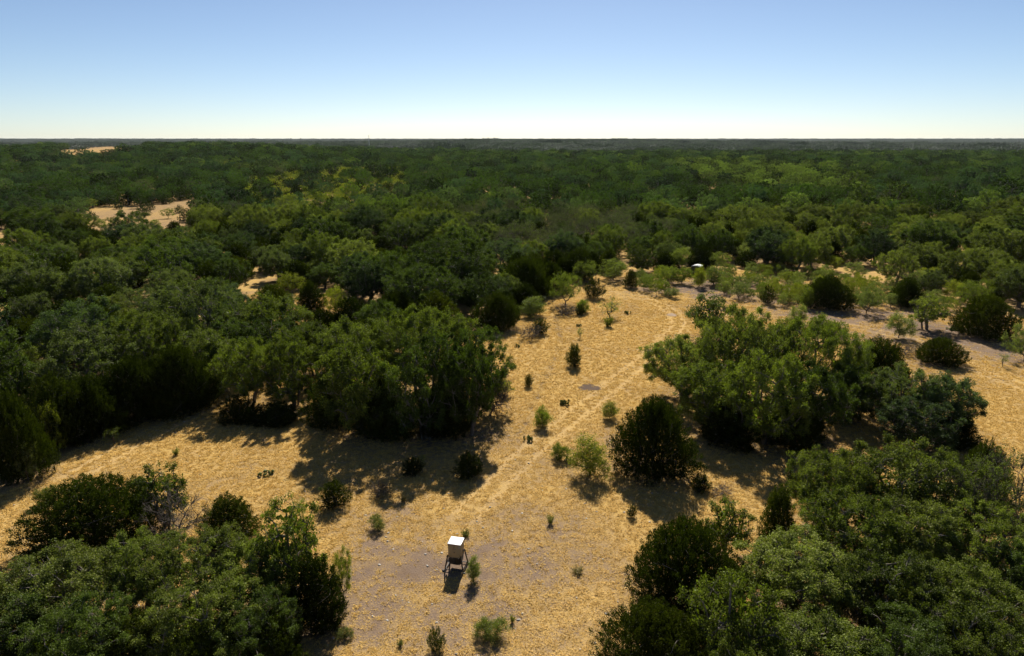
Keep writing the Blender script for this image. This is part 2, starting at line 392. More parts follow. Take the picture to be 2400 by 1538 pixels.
PROTO = {}; BASE = {}
def proto(kind, T, K, H, R, tmat, kmat):
    i = len(PROTO.setdefault(kind, []))
    fam = 'oak_any' if kmat.startswith('oak') else ('jun_any' if kmat.startswith('jun') else 'mes_any')
    tm = T.mesh(kind + '_trunk', [MT[tmat]]); km = K.mesh(kind + '_crown', [MT[fam]]); BASE[kind] = kmat
    PROTO[kind].append((tm, km, H, R))
for i, (h, r, st) in enumerate([(7.4, 4.4, 1), (8.2, 5.2, 2), (6.6, 3.9, 2), (7.8, 4.8, 3), (7.0, 4.6, 1)]):
    T, K = oak(11 + i, h, r, npuff=int(58 + 4 * i), tw=15, lp=52, stems=st, sparse=.06, low=[.26, .22, .2, .18, .3][i]); proto('oak', T, K, h, r, 'bark', 'oak')
for i, (h, r) in enumerate([(8.8, 7.6), (8.0, 7.0)]):
    T, K = oak(31 + i, h, r, npuff=150, tw=15, lp=40, ls=.13, rp=.95, stems=3, sparse=.04, low=.10); proto('big_oak', T, K, h, r, 'bark', 'oak')
for i, (h, r) in enumerate([(4.4, 2.4), (5.0, 2.7)]):
    T, K = oak(41 + i, h, r, npuff=26, tw=10, lp=42, rp=.72, stems=2, sparse=.18, low=.3); proto('small_oak', T, K, h, r, 'bark', 'oak')
for i, (h, r, tp) in enumerate([(5.4, 2.6, 1.6), (4.8, 2.7, 2.2), (5.8, 2.4, 1.35), (5.0, 2.9, 1.9)]):
    T, K = juniper(61 + i, h, r, top=tp); proto('juniper', T, K, h, r, 'bark', 'jun')
for i, (h, r, tp) in enumerate([(5.2, 4.0, 2.0), (5.6, 3.8, 1.7)]):
    T, K = juniper(71 + i, h, r, nplume=760, lp=85, top=tp); proto('big_juniper', T, K, h, r, 'bark', 'jun')
for i, (h, r) in enumerate([(3.6, 2.1), (4.0, 2.5), (3.2, 2.3)]):
    T, K = mesquite(81 + i, h, r); proto('mesquite', T, K, h, r, 'mesbark', 'mes')
for i, (h, r, lf) in enumerate([(6.6, 3.8, .45), (6.0, 4.0, .55)]):
    T, K = bare(101 + i, h, r, leaf=lf); proto('thin_oak', T, K, h, r, 'deadwood', 'oak_grey')
T, K = bare(111, 3.4, 1.9, npuff=34, tw=10, leaf=0.03); proto('dead_shrub', T, K, 3.4, 1.9, 'deadwood', 'oak_grey')
for i, (h, r, sp) in enumerate([(1.7, .75, .5), (1.5, .95, .9), (1.9, .6, .35)]):
    T, K = juniper(121 + i, h, r, nplume=95, lp=85, ls=.10, top=2.6, spread=sp, spike=1.15); proto('juniper_bush', T, K, h, r, 'bark', 'jun_olive')
for i, (h, r) in enumerate([(1.7, 1.0), (2.0, .8), (1.4, .9)]):
    T, K = mesquite(131 + i, h, r, npuff=26, tw=9, lp=34, ls=.11, rp=.34, low=.16); proto('mesquite_bush', T, K, h, r, 'mesbark', 'mes')
for i, (h, r) in enumerate([(1.6, .5), (2.0, .6)]):
    T, K = mesquite(141 + i, h, r, npuff=9, tw=6, lp=20, ls=.10, rp=.28, low=.45); proto('mesquite_sapling', T, K, h, r, 'mesbark', 'mes')
for i in range(2):
    T, K = sprig(151 + i, .55, .4); proto('weed_clump', T, K, .55, .4, 'mesbark', 'weed')
T, K = bare(161, 1.0, .8, npuff=22, tw=8, leaf=0.0, sub=2); proto('dry_bush', T, K, 1.0, .8, 'mesbark', 'dryleaf')
PAD = pad_mesh(); PROTO['prickly_pear'] = [(None, 171, .5, .6), (None, 172, .5, .6)]

LABELS = set(); PLANTS = []                            # (x, y, crown radius) of everything that shades the ground
PARTS = {'juniper_bush': ('stem', 'foliage'), 'mesquite_bush': ('stem', 'foliage'), 'mesquite_sapling': ('stem', 'foliage'),
         'weed_clump': ('stem', 'foliage'), 'dry_bush': ('stem', 'foliage'), 'dead_shrub': ('stem', 'foliage'), 'prickly_pear': ('stem', 'pads')}
NAMES = {'big_juniper': 'juniper_tree', 'oak': 'live_oak', 'big_oak': 'live_oak', 'small_oak': 'live_oak', 'juniper': 'juniper_tree', 'mesquite': 'mesquite_tree', 'thin_oak': 'half_bare_oak'}
CATS = {'big_juniper': 'juniper', 'oak': 'oak tree', 'big_oak': 'oak tree', 'small_oak': 'oak tree', 'juniper': 'juniper', 'mesquite': 'mesquite', 'thin_oak': 'oak tree', 'dead_shrub': 'dead shrub',
        'juniper_bush': 'juniper bush', 'mesquite_bush': 'mesquite bush', 'mesquite_sapling': 'sapling', 'weed_clump': 'weed', 'dry_bush': 'dry bush', 'prickly_pear': 'cactus'}
GROUPS = {'big_juniper': 'junipers', 'oak': 'live oaks', 'big_oak': 'live oaks', 'small_oak': 'live oaks', 'juniper': 'junipers', 'mesquite': 'mesquite trees', 'thin_oak': 'half bare oaks', 'dead_shrub': 'dead shrubs',
          'juniper_bush': 'juniper bushes in the clearing', 'mesquite_bush': 'low mesquite bushes', 'mesquite_sapling': 'mesquite saplings',
          'weed_clump': 'weed clumps in the grass', 'dry_bush': 'dry bushes', 'prickly_pear': 'prickly pear cacti'}
rngP = np.random.default_rng(5)
def plant(kind, x, y, H, R, label, mat=None, rz=None, var=None, z=0.0):
    ps = PROTO[kind]; v = int(rngP.integers(len(ps))) if var is None else var % len(ps)
    tm, km, h0, r0 = ps[v]
    root = bpy.data.objects.new(NAMES.get(kind, kind), None); COL.objects.link(root)
    root.empty_display_size = .3
    root.location = (x, y, z); root.rotation_euler = (0, 0, rngP.uniform(0, 6.28) if rz is None else rz)
    root.scale = (R / r0, R / r0, H / h0)
    root['label'] = label; root['category'] = CATS[kind] if 'sapling' not in label else 'sapling'; root['group'] = GROUPS[kind]
    tn, cn = PARTS.get(kind, ('trunk', 'crown'))
    if tm:
        t = bpy.data.objects.new(tn, tm); COL.objects.link(t); t.parent = root
    if kind == 'prickly_pear':
        for (p, tilt, yaw, h) in pear_pads(km):
            c = bpy.data.objects.new('pad', PAD); COL.objects.link(c); c.parent = root
            c.location = p; c.rotation_euler = (tilt, 0, yaw); c.scale = (h, h, h)
        return root
    c = bpy.data.objects.new(cn, km); COL.objects.link(c); c.parent = root
    c.color = rgb(LEAF[MT[mat or BASE[kind]].name])
    return root

# ------------------------------------------------------------------ plants placed one by one
# kind, base x, base y (y of the visible foot for low dense plants), y of the top, width (all in the 2400 px frame), label, leaf material
LOW = {'juniper', 'juniper_bush', 'mesquite_bush', 'prickly_pear', 'weed_clump', 'dry_bush', 'dead_shrub'}
SPEC = [
 # clump at lower left
 ('juniper', 240, 1335, 1097, 310, 'broad dark juniper at the back left corner of the clump left of the feeder', None),
 ('small_oak', 385, 1235, 1085, 150, 'small oak with forked bare stems rising behind the clump left of the feeder', 'oak'),
 ('juniper', 545, 1295, 1148, 150, 'olive juniper at the back of the left clump, right of a grey leafless shrub', 'jun_olive'),
 ('dead_shrub', 425, 1310, 1165, 120, 'grey leafless shrub between two junipers in the clump left of the feeder', None),
 ('oak', 190, 1455, 1262, 290, 'bright leafy live oak at the left side of the near left clump', 'oak_light'),
 ('oak', 345, 1430, 1240, 230, 'live oak in the middle of the near left clump, before the grey shrub', 'oak'),
 ('oak', 480, 1420, 1225, 230, 'live oak in the near left clump, in front of the olive juniper', 'oak_light'),
 ('oak', 600, 1440, 1262, 220, 'live oak toward the right side of the near left clump', 'oak'),
 ('oak', 500, 1545, 1332, 290, 'low wide live oak near the bottom of the near left clump', 'oak'),
 ('small_oak', 690, 1390, 1165, 190, 'leggy live oak with a thin top at the right edge of the left clump', 'oak'),
 ('juniper', 745, 1500, 1285, 165, 'dark juniper at the right edge of the near left clump, facing the feeder', 'jun'),
 ('mesquite', 806, 1400, 1292, 60, 'yellow-green mesquite sprig at the right tip of the near left clump', 'mes_gold'),
 ('juniper', 345, 1640, 1412, 230, 'juniper cut by the bottom edge of the photo under the left clump', 'jun_olive'),
 ('juniper', 490, 1660, 1440, 220, 'juniper at the bottom edge, right of another bottom-edge juniper in the left clump', 'jun'),
 ('oak', 225, 1600, 1395, 250, 'shaded live oak at the bottom of the left clump', 'oak_deep'),
 ('oak', 55, 1560, 1358, 280, 'live oak in the bottom left corner of the photo', 'oak_deep'),
 ('juniper', 2, 1445, 1338, 100, 'juniper cut by the left edge beside the near left clump', 'jun_olive'),
 ('juniper', 640, 1620, 1425, 190, 'dark juniper at the bottom edge, nearest the grass right of the left clump', 'jun'),
 ('oak', 615, 1570, 1385, 210, 'deep green live oak behind the bottom-edge junipers of the left clump', 'oak_deep'),
 ('juniper', 110, 1700, 1470, 240, 'juniper at the bottom left corner under the oaks', 'jun_olive'),
 # clump at lower right
 ('juniper', 1600, 1465, 1200, 290, 'big dark juniper at the left front of the clump right of the feeder', 'jun'),
 ('juniper', 1530, 1650, 1385, 290, 'dark green juniper at the bottom edge, lower left of the right clump', 'jun_olive'),
 ('juniper', 1815, 1300, 1128, 95, 'narrow thin juniper at the back of the near right clump', 'jun_olive'),
 ('small_oak', 1700, 1300, 1165, 130, 'small live oak poking up behind the big juniper of the right clump', 'oak'),
 ('oak', 1930, 1250, 1058, 200, 'live oak with a pointed top at the upper left of the near right clump', 'oak_light'),
 ('oak', 2090, 1240, 1018, 260, 'tallest light green live oak at the back of the near right clump', 'oak_light'),
 ('oak', 2230, 1255, 1062, 220, 'live oak right of the tallest one at the back of the right clump', 'oak'),
 ('juniper', 2290, 1185, 1028, 115, 'small dark juniper behind the right clump near the right edge', 'jun'),
 ('thin_oak', 2345, 1290, 1062, 200, 'sparse grey oak with bare twigs at the right edge of the right clump', 'oak_grey'),
 ('oak', 2000, 1340, 1140, 240, 'olive live oak in the second row of the near right clump, left part', 'oak'),
 ('oak', 2150, 1350, 1150, 260, 'live oak in the second row of the near right clump, middle', 'oak_light'),
 ('oak', 2310, 1370, 1180, 240, 'live oak in the second row of the right clump, by the right edge', 'oak'),
 ('oak', 1850, 1430, 1228, 280, 'light olive live oak right of the big juniper in the right clump', 'oak_light'),
 ('oak', 2050, 1470, 1262, 280, 'live oak in the third row of the near right clump, middle', 'oak'),
 ('oak', 2230, 1480, 1290, 260, 'live oak in the third row of the right clump, right of the middle', 'oak'),
 ('oak', 2395, 1470, 1272, 240, 'live oak in the third row of the right clump, cut by the right edge', 'oak_deep'),
 ('small_oak', 1715, 1590, 1345, 200, 'thin live oak with pale twigs below the big juniper of the right clump', 'oak'),
 ('oak', 1900, 1620, 1402, 300, 'live oak at the bottom edge of the right clump, left part', 'oak'),
 ('oak', 2110, 1630, 1412, 280, 'live oak at the bottom edge of the right clump, middle', 'oak_deep'),
 ('oak', 2310, 1640, 1422, 280, 'live oak in the bottom right corner of the photo', 'oak'),
 ('oak', 1740, 1690, 1475, 230, 'low live oak at the bottom edge left of the right clump oaks', 'oak'),
 ('juniper', 2425, 1330, 1200, 130, 'juniper cut by the right edge within the right clump', 'jun_olive'),
 ('dead_shrub', 2220, 1300, 1115, 120, 'pale leafless shrub among the oaks at the back of the right clump', None),
 # group right of the grassy track
 ('juniper', 1527, 1140, 925, 200, 'round dark juniper in front of the oak grove right of the track', 'jun'),
 ('oak', 1598, 935, 792, 185, 'airy live oak at the left end of the grove right of the track', 'oak_light'),
 ('oak', 1725, 925, 722, 250, 'tall light olive live oak with visible limbs in the grove right of the track', 'oak_light'),
 ('oak', 1885, 930, 742, 250, 'live oak on the right side of the grove right of the track', 'oak'),
 ('oak', 1660, 1010, 840, 190, 'olive live oak in the front row of the grove, left part', 'oak'),
 ('oak', 1790, 1040, 815, 220, 'live oak in the front row of the grove, middle', 'oak'),
 ('oak', 1910, 1030, 855, 190, 'live oak in the front row of the grove, right part', 'oak_deep'),
 ('juniper', 2045, 950, 788, 170, 'upright juniper between the grove and the round grey-green oak', 'jun_olive'),
 ('oak', 2105, 1010, 862, 190, 'round grey-green live oak at the right end of the grove, left half', 'oak_grey'),
 ('oak', 2200, 1015, 870, 160, 'round blue-green live oak at the far right end of the grove', 'oak_blue'),
 ('oak', 2150, 1050, 925, 190, 'low blue-green live oak in front of the round pair right of the grove', 'oak_blue'),
 ('juniper', 2230, 1060, 960, 120, 'dark juniper under the round oaks right of the grove', 'jun'),
 ('small_oak', 1658, 795, 686, 118, 'small grey-green live oak standing behind the grove beside the track bend', 'oak_grey'),
 ('juniper', 1705, 1060, 930, 150, 'shaded juniper under the tall oak of the grove, left part', 'jun'),
 ('juniper', 1860, 1065, 935, 140, 'shaded juniper under the grove oaks, right part', 'jun'),
 ('oak', 1990, 985, 850, 150, 'shaded live oak between the tall oaks and the grey-green oak', 'oak_deep'),
 # group left of the track
 ('oak', 835, 925, 752, 220, 'live oak on the left side of the big shady clump left of the track', 'oak'),
 ('oak', 985, 920, 723, 270, 'tallest bright live oak of the big shady clump left of the track', 'oak'),
 ('oak', 1110, 945, 765, 170, 'live oak at the right end of the shady clump, branches over the grass', 'oak_deep'),
 ('oak', 850, 1015, 795, 200, 'live oak in the front row of the shady clump, left part', 'oak'),
 ('oak', 1000, 1025, 780, 230, 'live oak in the front row of the shady clump, middle', 'oak_deep'),
 ('oak', 1105, 1020, 805, 160, 'low live oak in the front row of the shady clump, right part', 'oak_deep'),
 ('juniper', 905, 1040, 880, 170, 'black-green juniper under the oaks of the shady clump, left of its middle', 'jun'),
 ('juniper', 1045, 1035, 890, 150, 'black-green juniper under the oaks of the shady clump, right of its middle', 'jun'),
 ('juniper', 775, 1015, 870, 120, 'dark juniper at the left foot of the big shady clump', 'jun'),
 ('oak', 690, 950, 775, 160, 'open live oak with dark trunks showing, left of the shady clump', 'oak'),
 ('oak', 595, 945, 790, 150, 'live oak beside the open one, above the left track', 'oak'),
 ('oak', 560, 880, 745, 170, 'dense live oak behind the left track bend', 'oak_deep'),
 ('oak', 650, 870, 748, 160, 'dense live oak right behind the open live oak', 'oak_deep'),
 ('oak', 745, 880, 752, 150, 'live oak filling the gap left of the shady clump', 'oak'),
 ('juniper', 565, 1000, 922, 90, 'small juniper below the open live oak, beside the left track', 'jun'),
 ('juniper', 648, 1005, 932, 120, 'spreading dark juniper at the foot of the open live oak', 'jun'),
 # edge of the wood at left
 ('juniper', 430, 985, 805, 190, 'tall juniper at the wood edge where the left track enters the trees', 'jun'),
 ('juniper', 325, 1005, 832, 200, 'second juniper of the left wood edge, left of the track', 'jun'),
 ('oak', 480, 915, 770, 180, 'live oak right behind the junipers of the left wood edge', 'oak'),
 ('oak', 215, 955, 762, 240, 'grey-green live oak behind the left wood edge', 'oak_grey'),
 ('juniper', 225, 1040, 875, 190, 'third dark juniper of the left wood edge', 'jun'),
 ('oak', 335, 895, 735, 240, 'wide live oak deep behind the left wood edge junipers', 'oak'),
 ('juniper', 52, 1145, 912, 170, 'big dark juniper at the left edge beside the left track', 'jun'),
 ('mesquite', 68, 1130, 1040, 62, 'pale mesquite sprig in front of the big juniper at left edge', 'mes_pale'),
 ('mesquite', 118, 1060, 945, 75, 'yellow-green mesquite leaning out of the left wood edge', 'mes_gold'),
 ('juniper', 148, 1060, 870, 150, 'dark juniper just behind the leaning mesquite at left', 'jun'),
 ('oak', 15, 980, 770, 220, 'live oak cut by the left edge behind the big juniper', 'oak_deep'),
 # behind the clearing
 ('oak', 1055, 695, 556, 230, 'huge dark spreading live oak at the back left of the clearing', 'oak_deep'),
 ('oak', 940, 700, 585, 180, 'dark live oak touching the left side of the huge dark oak', 'oak_deep'),
 ('oak', 1000, 745, 625, 210, 'dark live oak in front of the huge dark oak', 'oak_deep'),
 ('oak', 1120, 735, 640, 140, 'dark live oak right in front of the huge dark oak', 'oak_deep'),
 ('juniper', 930, 775, 680, 120, 'black-green juniper at the left foot of the huge dark oak', 'jun'),
 ('juniper', 1165, 780, 684, 118, 'black-green juniper right of the huge dark oak', 'jun'),
 ('juniper', 1232, 705, 600, 150, 'dark juniper thicket tree behind the clearing, left of its head', 'jun'),
 ('juniper', 1290, 690, 612, 90, 'slim dark juniper at the left head of the clearing', 'jun'),
 ('mesquite', 1325, 715, 640, 75, 'leafy mesquite at the left head of the clearing', 'mes'),
 ('mesquite', 1370, 660, 612, 70, 'bushy mesquite at the top of the clearing', 'mes'),
 ('mesquite', 1437, 655, 610, 80, 'mesquite with dark stems at the top middle of the clearing', 'mes'),
 ('mesquite_bush', 1250, 745, 702, 55, 'thin mesquite bush beside the juniper at left of clearing', 'mes'),
 ('juniper', 758, 802, 722, 108, 'round juniper beside the small sandy gap in the left wood', 'jun'),
 ('juniper', 640, 740, 665, 105, 'dark juniper on the far side of the small sandy gap', 'jun_olive'),
 ('mesquite', 685, 690, 640, 66, 'bright yellow-green mesquite behind the small sandy gap', 'mes_gold'),
 ('mesquite', 788, 735, 672, 66, 'bright mesquite right of the small sandy gap', 'mes_gold'),
 ('juniper', 730, 735, 655, 70, 'dark juniper between two bright mesquites at the sandy gap', 'jun'),
 # lone plants on the grass
 ('juniper_bush', 1392, 702, 655, 48, 'round dark juniper bush alone at the top of the clearing', 'jun_olive'),
 ('juniper', 1478, 676, 630, 34, 'upright small juniper beside the bend of the track', 'jun_olive'),
 ('juniper_bush', 1266, 786, 748, 36, 'dark juniper bush at the upper left of the clearing', 'jun_olive'),
 ('juniper_bush', 1358, 740, 715, 20, 'tiny dark juniper bush next to a pale mesquite at clearing top', 'jun'),
 ('mesquite_bush', 1366, 735, 704, 30, 'pale mesquite bush behind the tiny dark juniper bush', 'mes'),
 ('dry_bush', 1240, 797, 770, 40, 'dry brownish bush left of the upper juniper bush', 'weed'),
 ('dry_bush', 1325, 742, 720, 38, 'dry bush below the leafy mesquite at the clearing head', 'weed'),
 ('mesquite_sapling', 1430, 745, 704, 40, 'spindly mesquite sapling with see-through crown on the gold grass', 'mes'),
 ('weed_clump', 1424, 768, 742, 30, 'green weed clump at the foot of the spindly sapling', 'weed'),
 ('mesquite_sapling', 1359, 792, 770, 14, 'tiny thin sapling in the gold grass above the spiky juniper bush', 'mes'),
 ('prickly_pear', 1357, 766, 757, 14, 'tiny dark prickly pear in the gold grass of the clearing', None),
 ('prickly_pear', 1470, 737, 728, 20, 'low dark prickly pear right of the spindly sapling', None),
 ('prickly_pear', 1212, 815, 803, 16, 'small prickly pear near the left edge of the gold grass', None),
 ('juniper_bush', 1345, 862, 808, 34, 'spiky upright juniper bush alone in the middle of the gold grass', 'jun_olive'),
 ('juniper_bush', 1239, 908, 878, 18, 'small spiky juniper bush left of the bare dirt circle', 'jun_olive'),
 ('prickly_pear', 1323, 952, 930, 28, 'dark prickly pear clump below the bare dirt circle', None),
 ('mesquite_bush', 1271, 1005, 958, 38, 'light green mesquite bush left of the wheel tracks', 'mes'),
 ('prickly_pear', 1239, 1037, 1020, 28, 'prickly pear below the light green bush by the tracks', None),
 ('mesquite_bush', 1382, 1128, 1034, 76, 'bright feathery mesquite bush left of the round dark juniper', 'mes_gold'),
 ('mesquite_bush', 1312, 1082, 1042, 34, 'pale thin bush left of the bright feathery mesquite', 'mes'),
 ('prickly_pear', 1333, 1085, 1058, 26, 'dark prickly pear between the pale bush and the bright mesquite', None),
 ('mesquite_bush', 1428, 985, 945, 34, 'yellowish bush behind the round dark juniper', 'mes_gold'),
 ('juniper_bush', 1098, 1128, 1062, 54, 'dark juniper bush at the shadow edge above the feeder', 'jun'),
 ('juniper_bush', 968, 1118, 1072, 44, 'shaded juniper bush inside the shadow of the big clump', 'jun'),
 ('mesquite_sapling', 990, 1108, 1065, 22, 'small light sapling beside the shaded juniper bush', 'mes'),
 ('juniper_bush', 786, 1198, 1128, 60, 'thick dark juniper bush above left of the feeder', 'jun_olive'),
 ('mesquite_bush', 885, 1245, 1208, 38, 'small green bush left of and above the feeder', 'weed'),
 ('dry_bush', 888, 1168, 1138, 36, 'pale dry bush at the shadow edge left of the juniper bush', 'dryleaf'),
 ('weed_clump', 945, 1178, 1165, 18, 'small dry weed below the shadow of the big clump', 'dryleaf'),
 ('weed_clump', 1092, 1262, 1240, 24, 'green weed clump right behind the feeder', 'weed'),
 ('mesquite_bush', 1111, 1368, 1312, 30, 'slender green sapling standing right beside the feeder', 'mes'),
 ('weed_clump', 1290, 1232, 1205, 18, 'lone weed in the grass right of the feeder', 'weed'),
 ('weed_clump', 1352, 1350, 1330, 36, 'straw-coloured weed clump right of the feeder near the dark junipers', 'dryleaf'),
 ('juniper_bush', 1023, 1535, 1472, 40, 'dark juniper bush at the bottom edge below the feeder', 'jun_olive'),
 ('mesquite_bush', 1150, 1508, 1448, 62, 'thin yellow-green mesquite bush near the bottom edge', 'mes'),
 ('weed_clump', 1201, 1462, 1440, 16, 'small green weed above the thin mesquite at the bottom', 'weed'),
 ('weed_clump', 938, 1520, 1502, 20, 'grey-green weed at the bottom edge left of the juniper bush', 'weed'),
 ('mesquite_bush', 808, 1500, 1470, 34, 'green bush beside the near left clump at the bottom', 'weed'),
 ('prickly_pear', 624, 1118, 1102, 36, 'olive prickly pear alone in the left arm of the grass', None),
 ('weed_clump', 413, 1070, 1050, 18, 'green weed tuft alone beside the left track', 'weed'),
 ('mesquite_sapling', 270, 1040, 1002, 30, 'small light sapling in the shade of the left wood edge', 'mes'),
 ('mesquite_bush', 110, 1185, 1140, 46, 'thin dry-looking bush behind the broad dark juniper at left', 'weed'),
 ('mesquite_sapling', 708, 1225, 1165, 30, 'thin sapling at the back right of the left clump', 'mes'),
 ('juniper_bush', 1640, 1155, 1112, 46, 'shaded small juniper bush right of the round dark juniper', 'jun'),
 ('dry_bush', 1690, 1165, 1140, 40, 'brown dry bush in front of the grove near the right clump', 'dryleaf'),
 ('juniper_bush', 1480, 1215, 1185, 22, 'tiny juniper bush at the edge of the round juniper shadow', 'jun'),
 ('dry_bush', 1150, 985, 900, 70, 'pale dry bush under the right end of the shady clump', 'dryleaf'),
 ('mesquite_bush', 1178, 930, 890, 44, 'yellow-green bush at the right foot of the shady clump', 'mes_gold'),
 # scrub at right
 ('juniper', 1935, 730, 643, 128, 'wide dark juniper alone in the scrub right of the blind', 'jun'),
 ('juniper', 2200, 862, 788, 118, 'olive juniper alone in the dry scrub near the right edge', 'jun_olive'),
 ('small_oak', 2172, 772, 688, 98, 'small pale tree with one leaning trunk in the scrub at right', 'oak_light'),
 ('juniper', 2300, 800, 688, 150, 'big dark juniper at the wood edge near the right side', 'jun_olive'),
 ('juniper', 2120, 722, 650, 90, 'dark juniper at the wood edge behind the small pale tree', 'jun'),
 ('mesquite_bush', 2105, 796, 735, 48, 'pale feathery mesquite bush left of the small pale tree', 'mes_pale'),
 ('mesquite', 2030, 735, 668, 72, 'pale mesquite right of the wide dark juniper', 'mes_pale'),
 ('mesquite', 2400, 845, 762, 80, 'pale mesquite cut by the right edge', 'mes_pale'),
 ('juniper_bush', 1942, 790, 756, 36, 'spiky juniper bush behind the grove in the scrub', 'jun_olive'),
 ('juniper_bush', 1798, 715, 672, 32, 'slim olive juniper bush among the pale mesquites', 'jun_olive'),
 ('mesquite_bush', 1638, 675, 628, 28, 'yellowish bush right in front of the blind', 'mes_gold'),
 ('mesquite_bush', 1575, 700, 676, 34, 'low pale bush beside the end of the track', 'mes_pale'),
 ('mesquite_bush', 1890, 725, 678, 26, 'light sprig in front of the wide dark juniper', 'mes'),
 ('dry_bush', 2120, 835, 812, 44, 'dry bush in the right scrub below the pale mesquite bush', 'dryleaf'),
 ('mesquite_bush', 1868, 772, 715, 34, 'see-through pale bush behind the grove right of the track', 'mes_pale'),
 ('prickly_pear', 2235, 776, 764, 40, 'wide prickly pear patch beneath the small pale tree', None),
 ('mesquite_sapling', 2350, 860, 828, 22, 'thin sapling on the bare slope near the right edge', 'mes_pale'),
 ('mesquite_bush', 1598, 668, 628, 42, 'light green bush just left of the blind', 'mes'),
 ('mesquite_bush', 1672, 672, 630, 44, 'pale bush just right of the blind', 'mes'),
 ('mesquite', 1565, 665, 622, 50, 'mesquite further left of the blind', 'mes'),
 ('mesquite', 1592, 632, 585, 55, 'mesquite on the left behind the blind', 'mes'),
 ('mesquite', 1680, 630, 590, 60, 'mesquite on the right behind the blind', 'mes'),
]
MANUAL = []
for i, (kind, bx, by, ty, wpx, label, mat) in enumerate(SPEC):
    x, y, t = gp(bx, by)
    R = wpx * .5 * t / FPX
    if kind in LOW:
        k = (y + .7 * R) / y; x *= k; y *= k; t *= k; R = wpx * .5 * t / FPX
    s = slope(ty); E = CAM_H - y * s
    H = max(.35, E - R * R * s * s / max(E, .5) * (.8 if kind in LOW else 1))
    if kind in ('oak',): H = max(H, 4.0)
    if kind == 'prickly_pear': H = min(H, R * .85)
    if kind == 'oak' and R > 5.6: kind = 'big_oak'
    if kind == 'juniper' and R > 3.1: kind = 'big_juniper'
    plant(kind, x, y, H * (.95 if 'juniper' in kind else 1.0), R * (.95 if 'oak' in kind else (.83 if 'juniper' in kind else 1.0)), label, mat, var=i)
    LABELS.add(label); PLANTS.append((x, y, R, kind)); MANUAL.append((x, y, R, kind))

# ------------------------------------------------------------------ the wood around the clearing
E1 = [(-600, 1240), (0, 1160), (130, 1090), (200, 1020), (330, 990), (490, 945), (560, 900), (720, 850), (860, 820), (950, 790), (1180, 780), (1215, 740), (1290, 695),
      (1310, 660), (1400, 645), (1560, 636), (1640, 634), (1760, 632), (1900, 640), (2060, 664), (2200, 708), (2330, 738), (2900, 825), (2900, 2400), (-600, 2400)]
E2 = [(185, 497), (250, 484), (330, 488), (440, 466), (475, 480), (458, 550), (440, 578), (300, 580), (190, 562)]
E2B = [(-80, 545), (40, 535), (70, 560), (50, 625), (-80, 650)]
E3 = [(540, 700), (620, 685), (720, 680), (830, 715), (800, 785), (710, 815), (610, 800), (560, 765)]
E4 = [(130, 356), (160, 350), (250, 344), (340, 347), (350, 354), (300, 362), (240, 372), (140, 372)]
ZL = [(590, 425), (760, 405), (940, 400), (960, 450), (860, 500), (680, 520), (560, 470)]
ZB = [(1580, 395), (1760, 388), (1960, 415), (2060, 455), (1880, 470), (1700, 450)]
ZR = [(1640, 520), (1900, 500), (2500, 500), (2600, 860), (2200, 760), (1900, 690), (1640, 660)]
ZD = [(960, 520), (1180, 505), (1480, 520), (1500, 600), (1250, 630), (1000, 590)]
ZS = [(1480, 690), (1500, 648), (1620, 640), (1760, 634), (1900, 642), (2060, 667), (2250, 728), (2050, 725), (1850, 720), (1700, 700)]
rw = np.random.default_rng(23)
def make_candidates():
    ys = []; xs = []
    y = 62.0
    while y < 1250:
        sp = 4.2 if y < 330 else (5.6 if y < 800 else 6.6)
        half = .80 * y + 26
        n = int(2 * half / sp)
        xs.append(-half + (np.arange(n) + rw.random(n)) * sp); ys.append(y + rw.random(n) * sp); y += sp
    return np.concatenate(xs), np.concatenate(ys)
cx, cyy = make_candidates()
ppx, ppy, _ = proj(cx, cyy, terrain(cx, cyy))
out = inpoly(ppx, ppy, E1) | inpoly(ppx, ppy, E2) | inpoly(ppx, ppy, E2B) | inpoly(ppx, ppy, E4) | inpoly(ppx, ppy, E3)
zl = inpoly(ppx, ppy, ZL); zb = inpoly(ppx, ppy, ZB); zr = inpoly(ppx, ppy, ZR); zd = inpoly(ppx, ppy, ZD)
patch = fbm(cx / 38, cyy / 38, 3); stand = fbm(cx / 70 + 31, cyy / 70 + 7, 3); openg = fbm(cx / 26 + 3, cyy / 26 + 51, 2)
ordr = rw.permutation(len(cx)); cell = {}
def clash(x, y, r, f=.62):
    gx, gy = int(x // 8), int(y // 8); w = 1 if r < 6 else 2
    for a in range(gx - w, gx + w + 1):
        for b in range(gy - w, gy + w + 1):
            for (qx, qy, qr) in cell.get((a, b), ()):
                if (qx - x) ** 2 + (qy - y) ** 2 < (f * (qr + r)) ** 2: return True
    return False
def put(x, y, r): cell.setdefault((int(x // 8), int(y // 8)), []).append((x, y, r))
for (x, y, R, k) in MANUAL: put(x, y, min(R, 6.5))
put(*gp(1632, 640)[:2], 3.0); put(*gp(1632, 660)[:2], 2.5)
WOOD = []
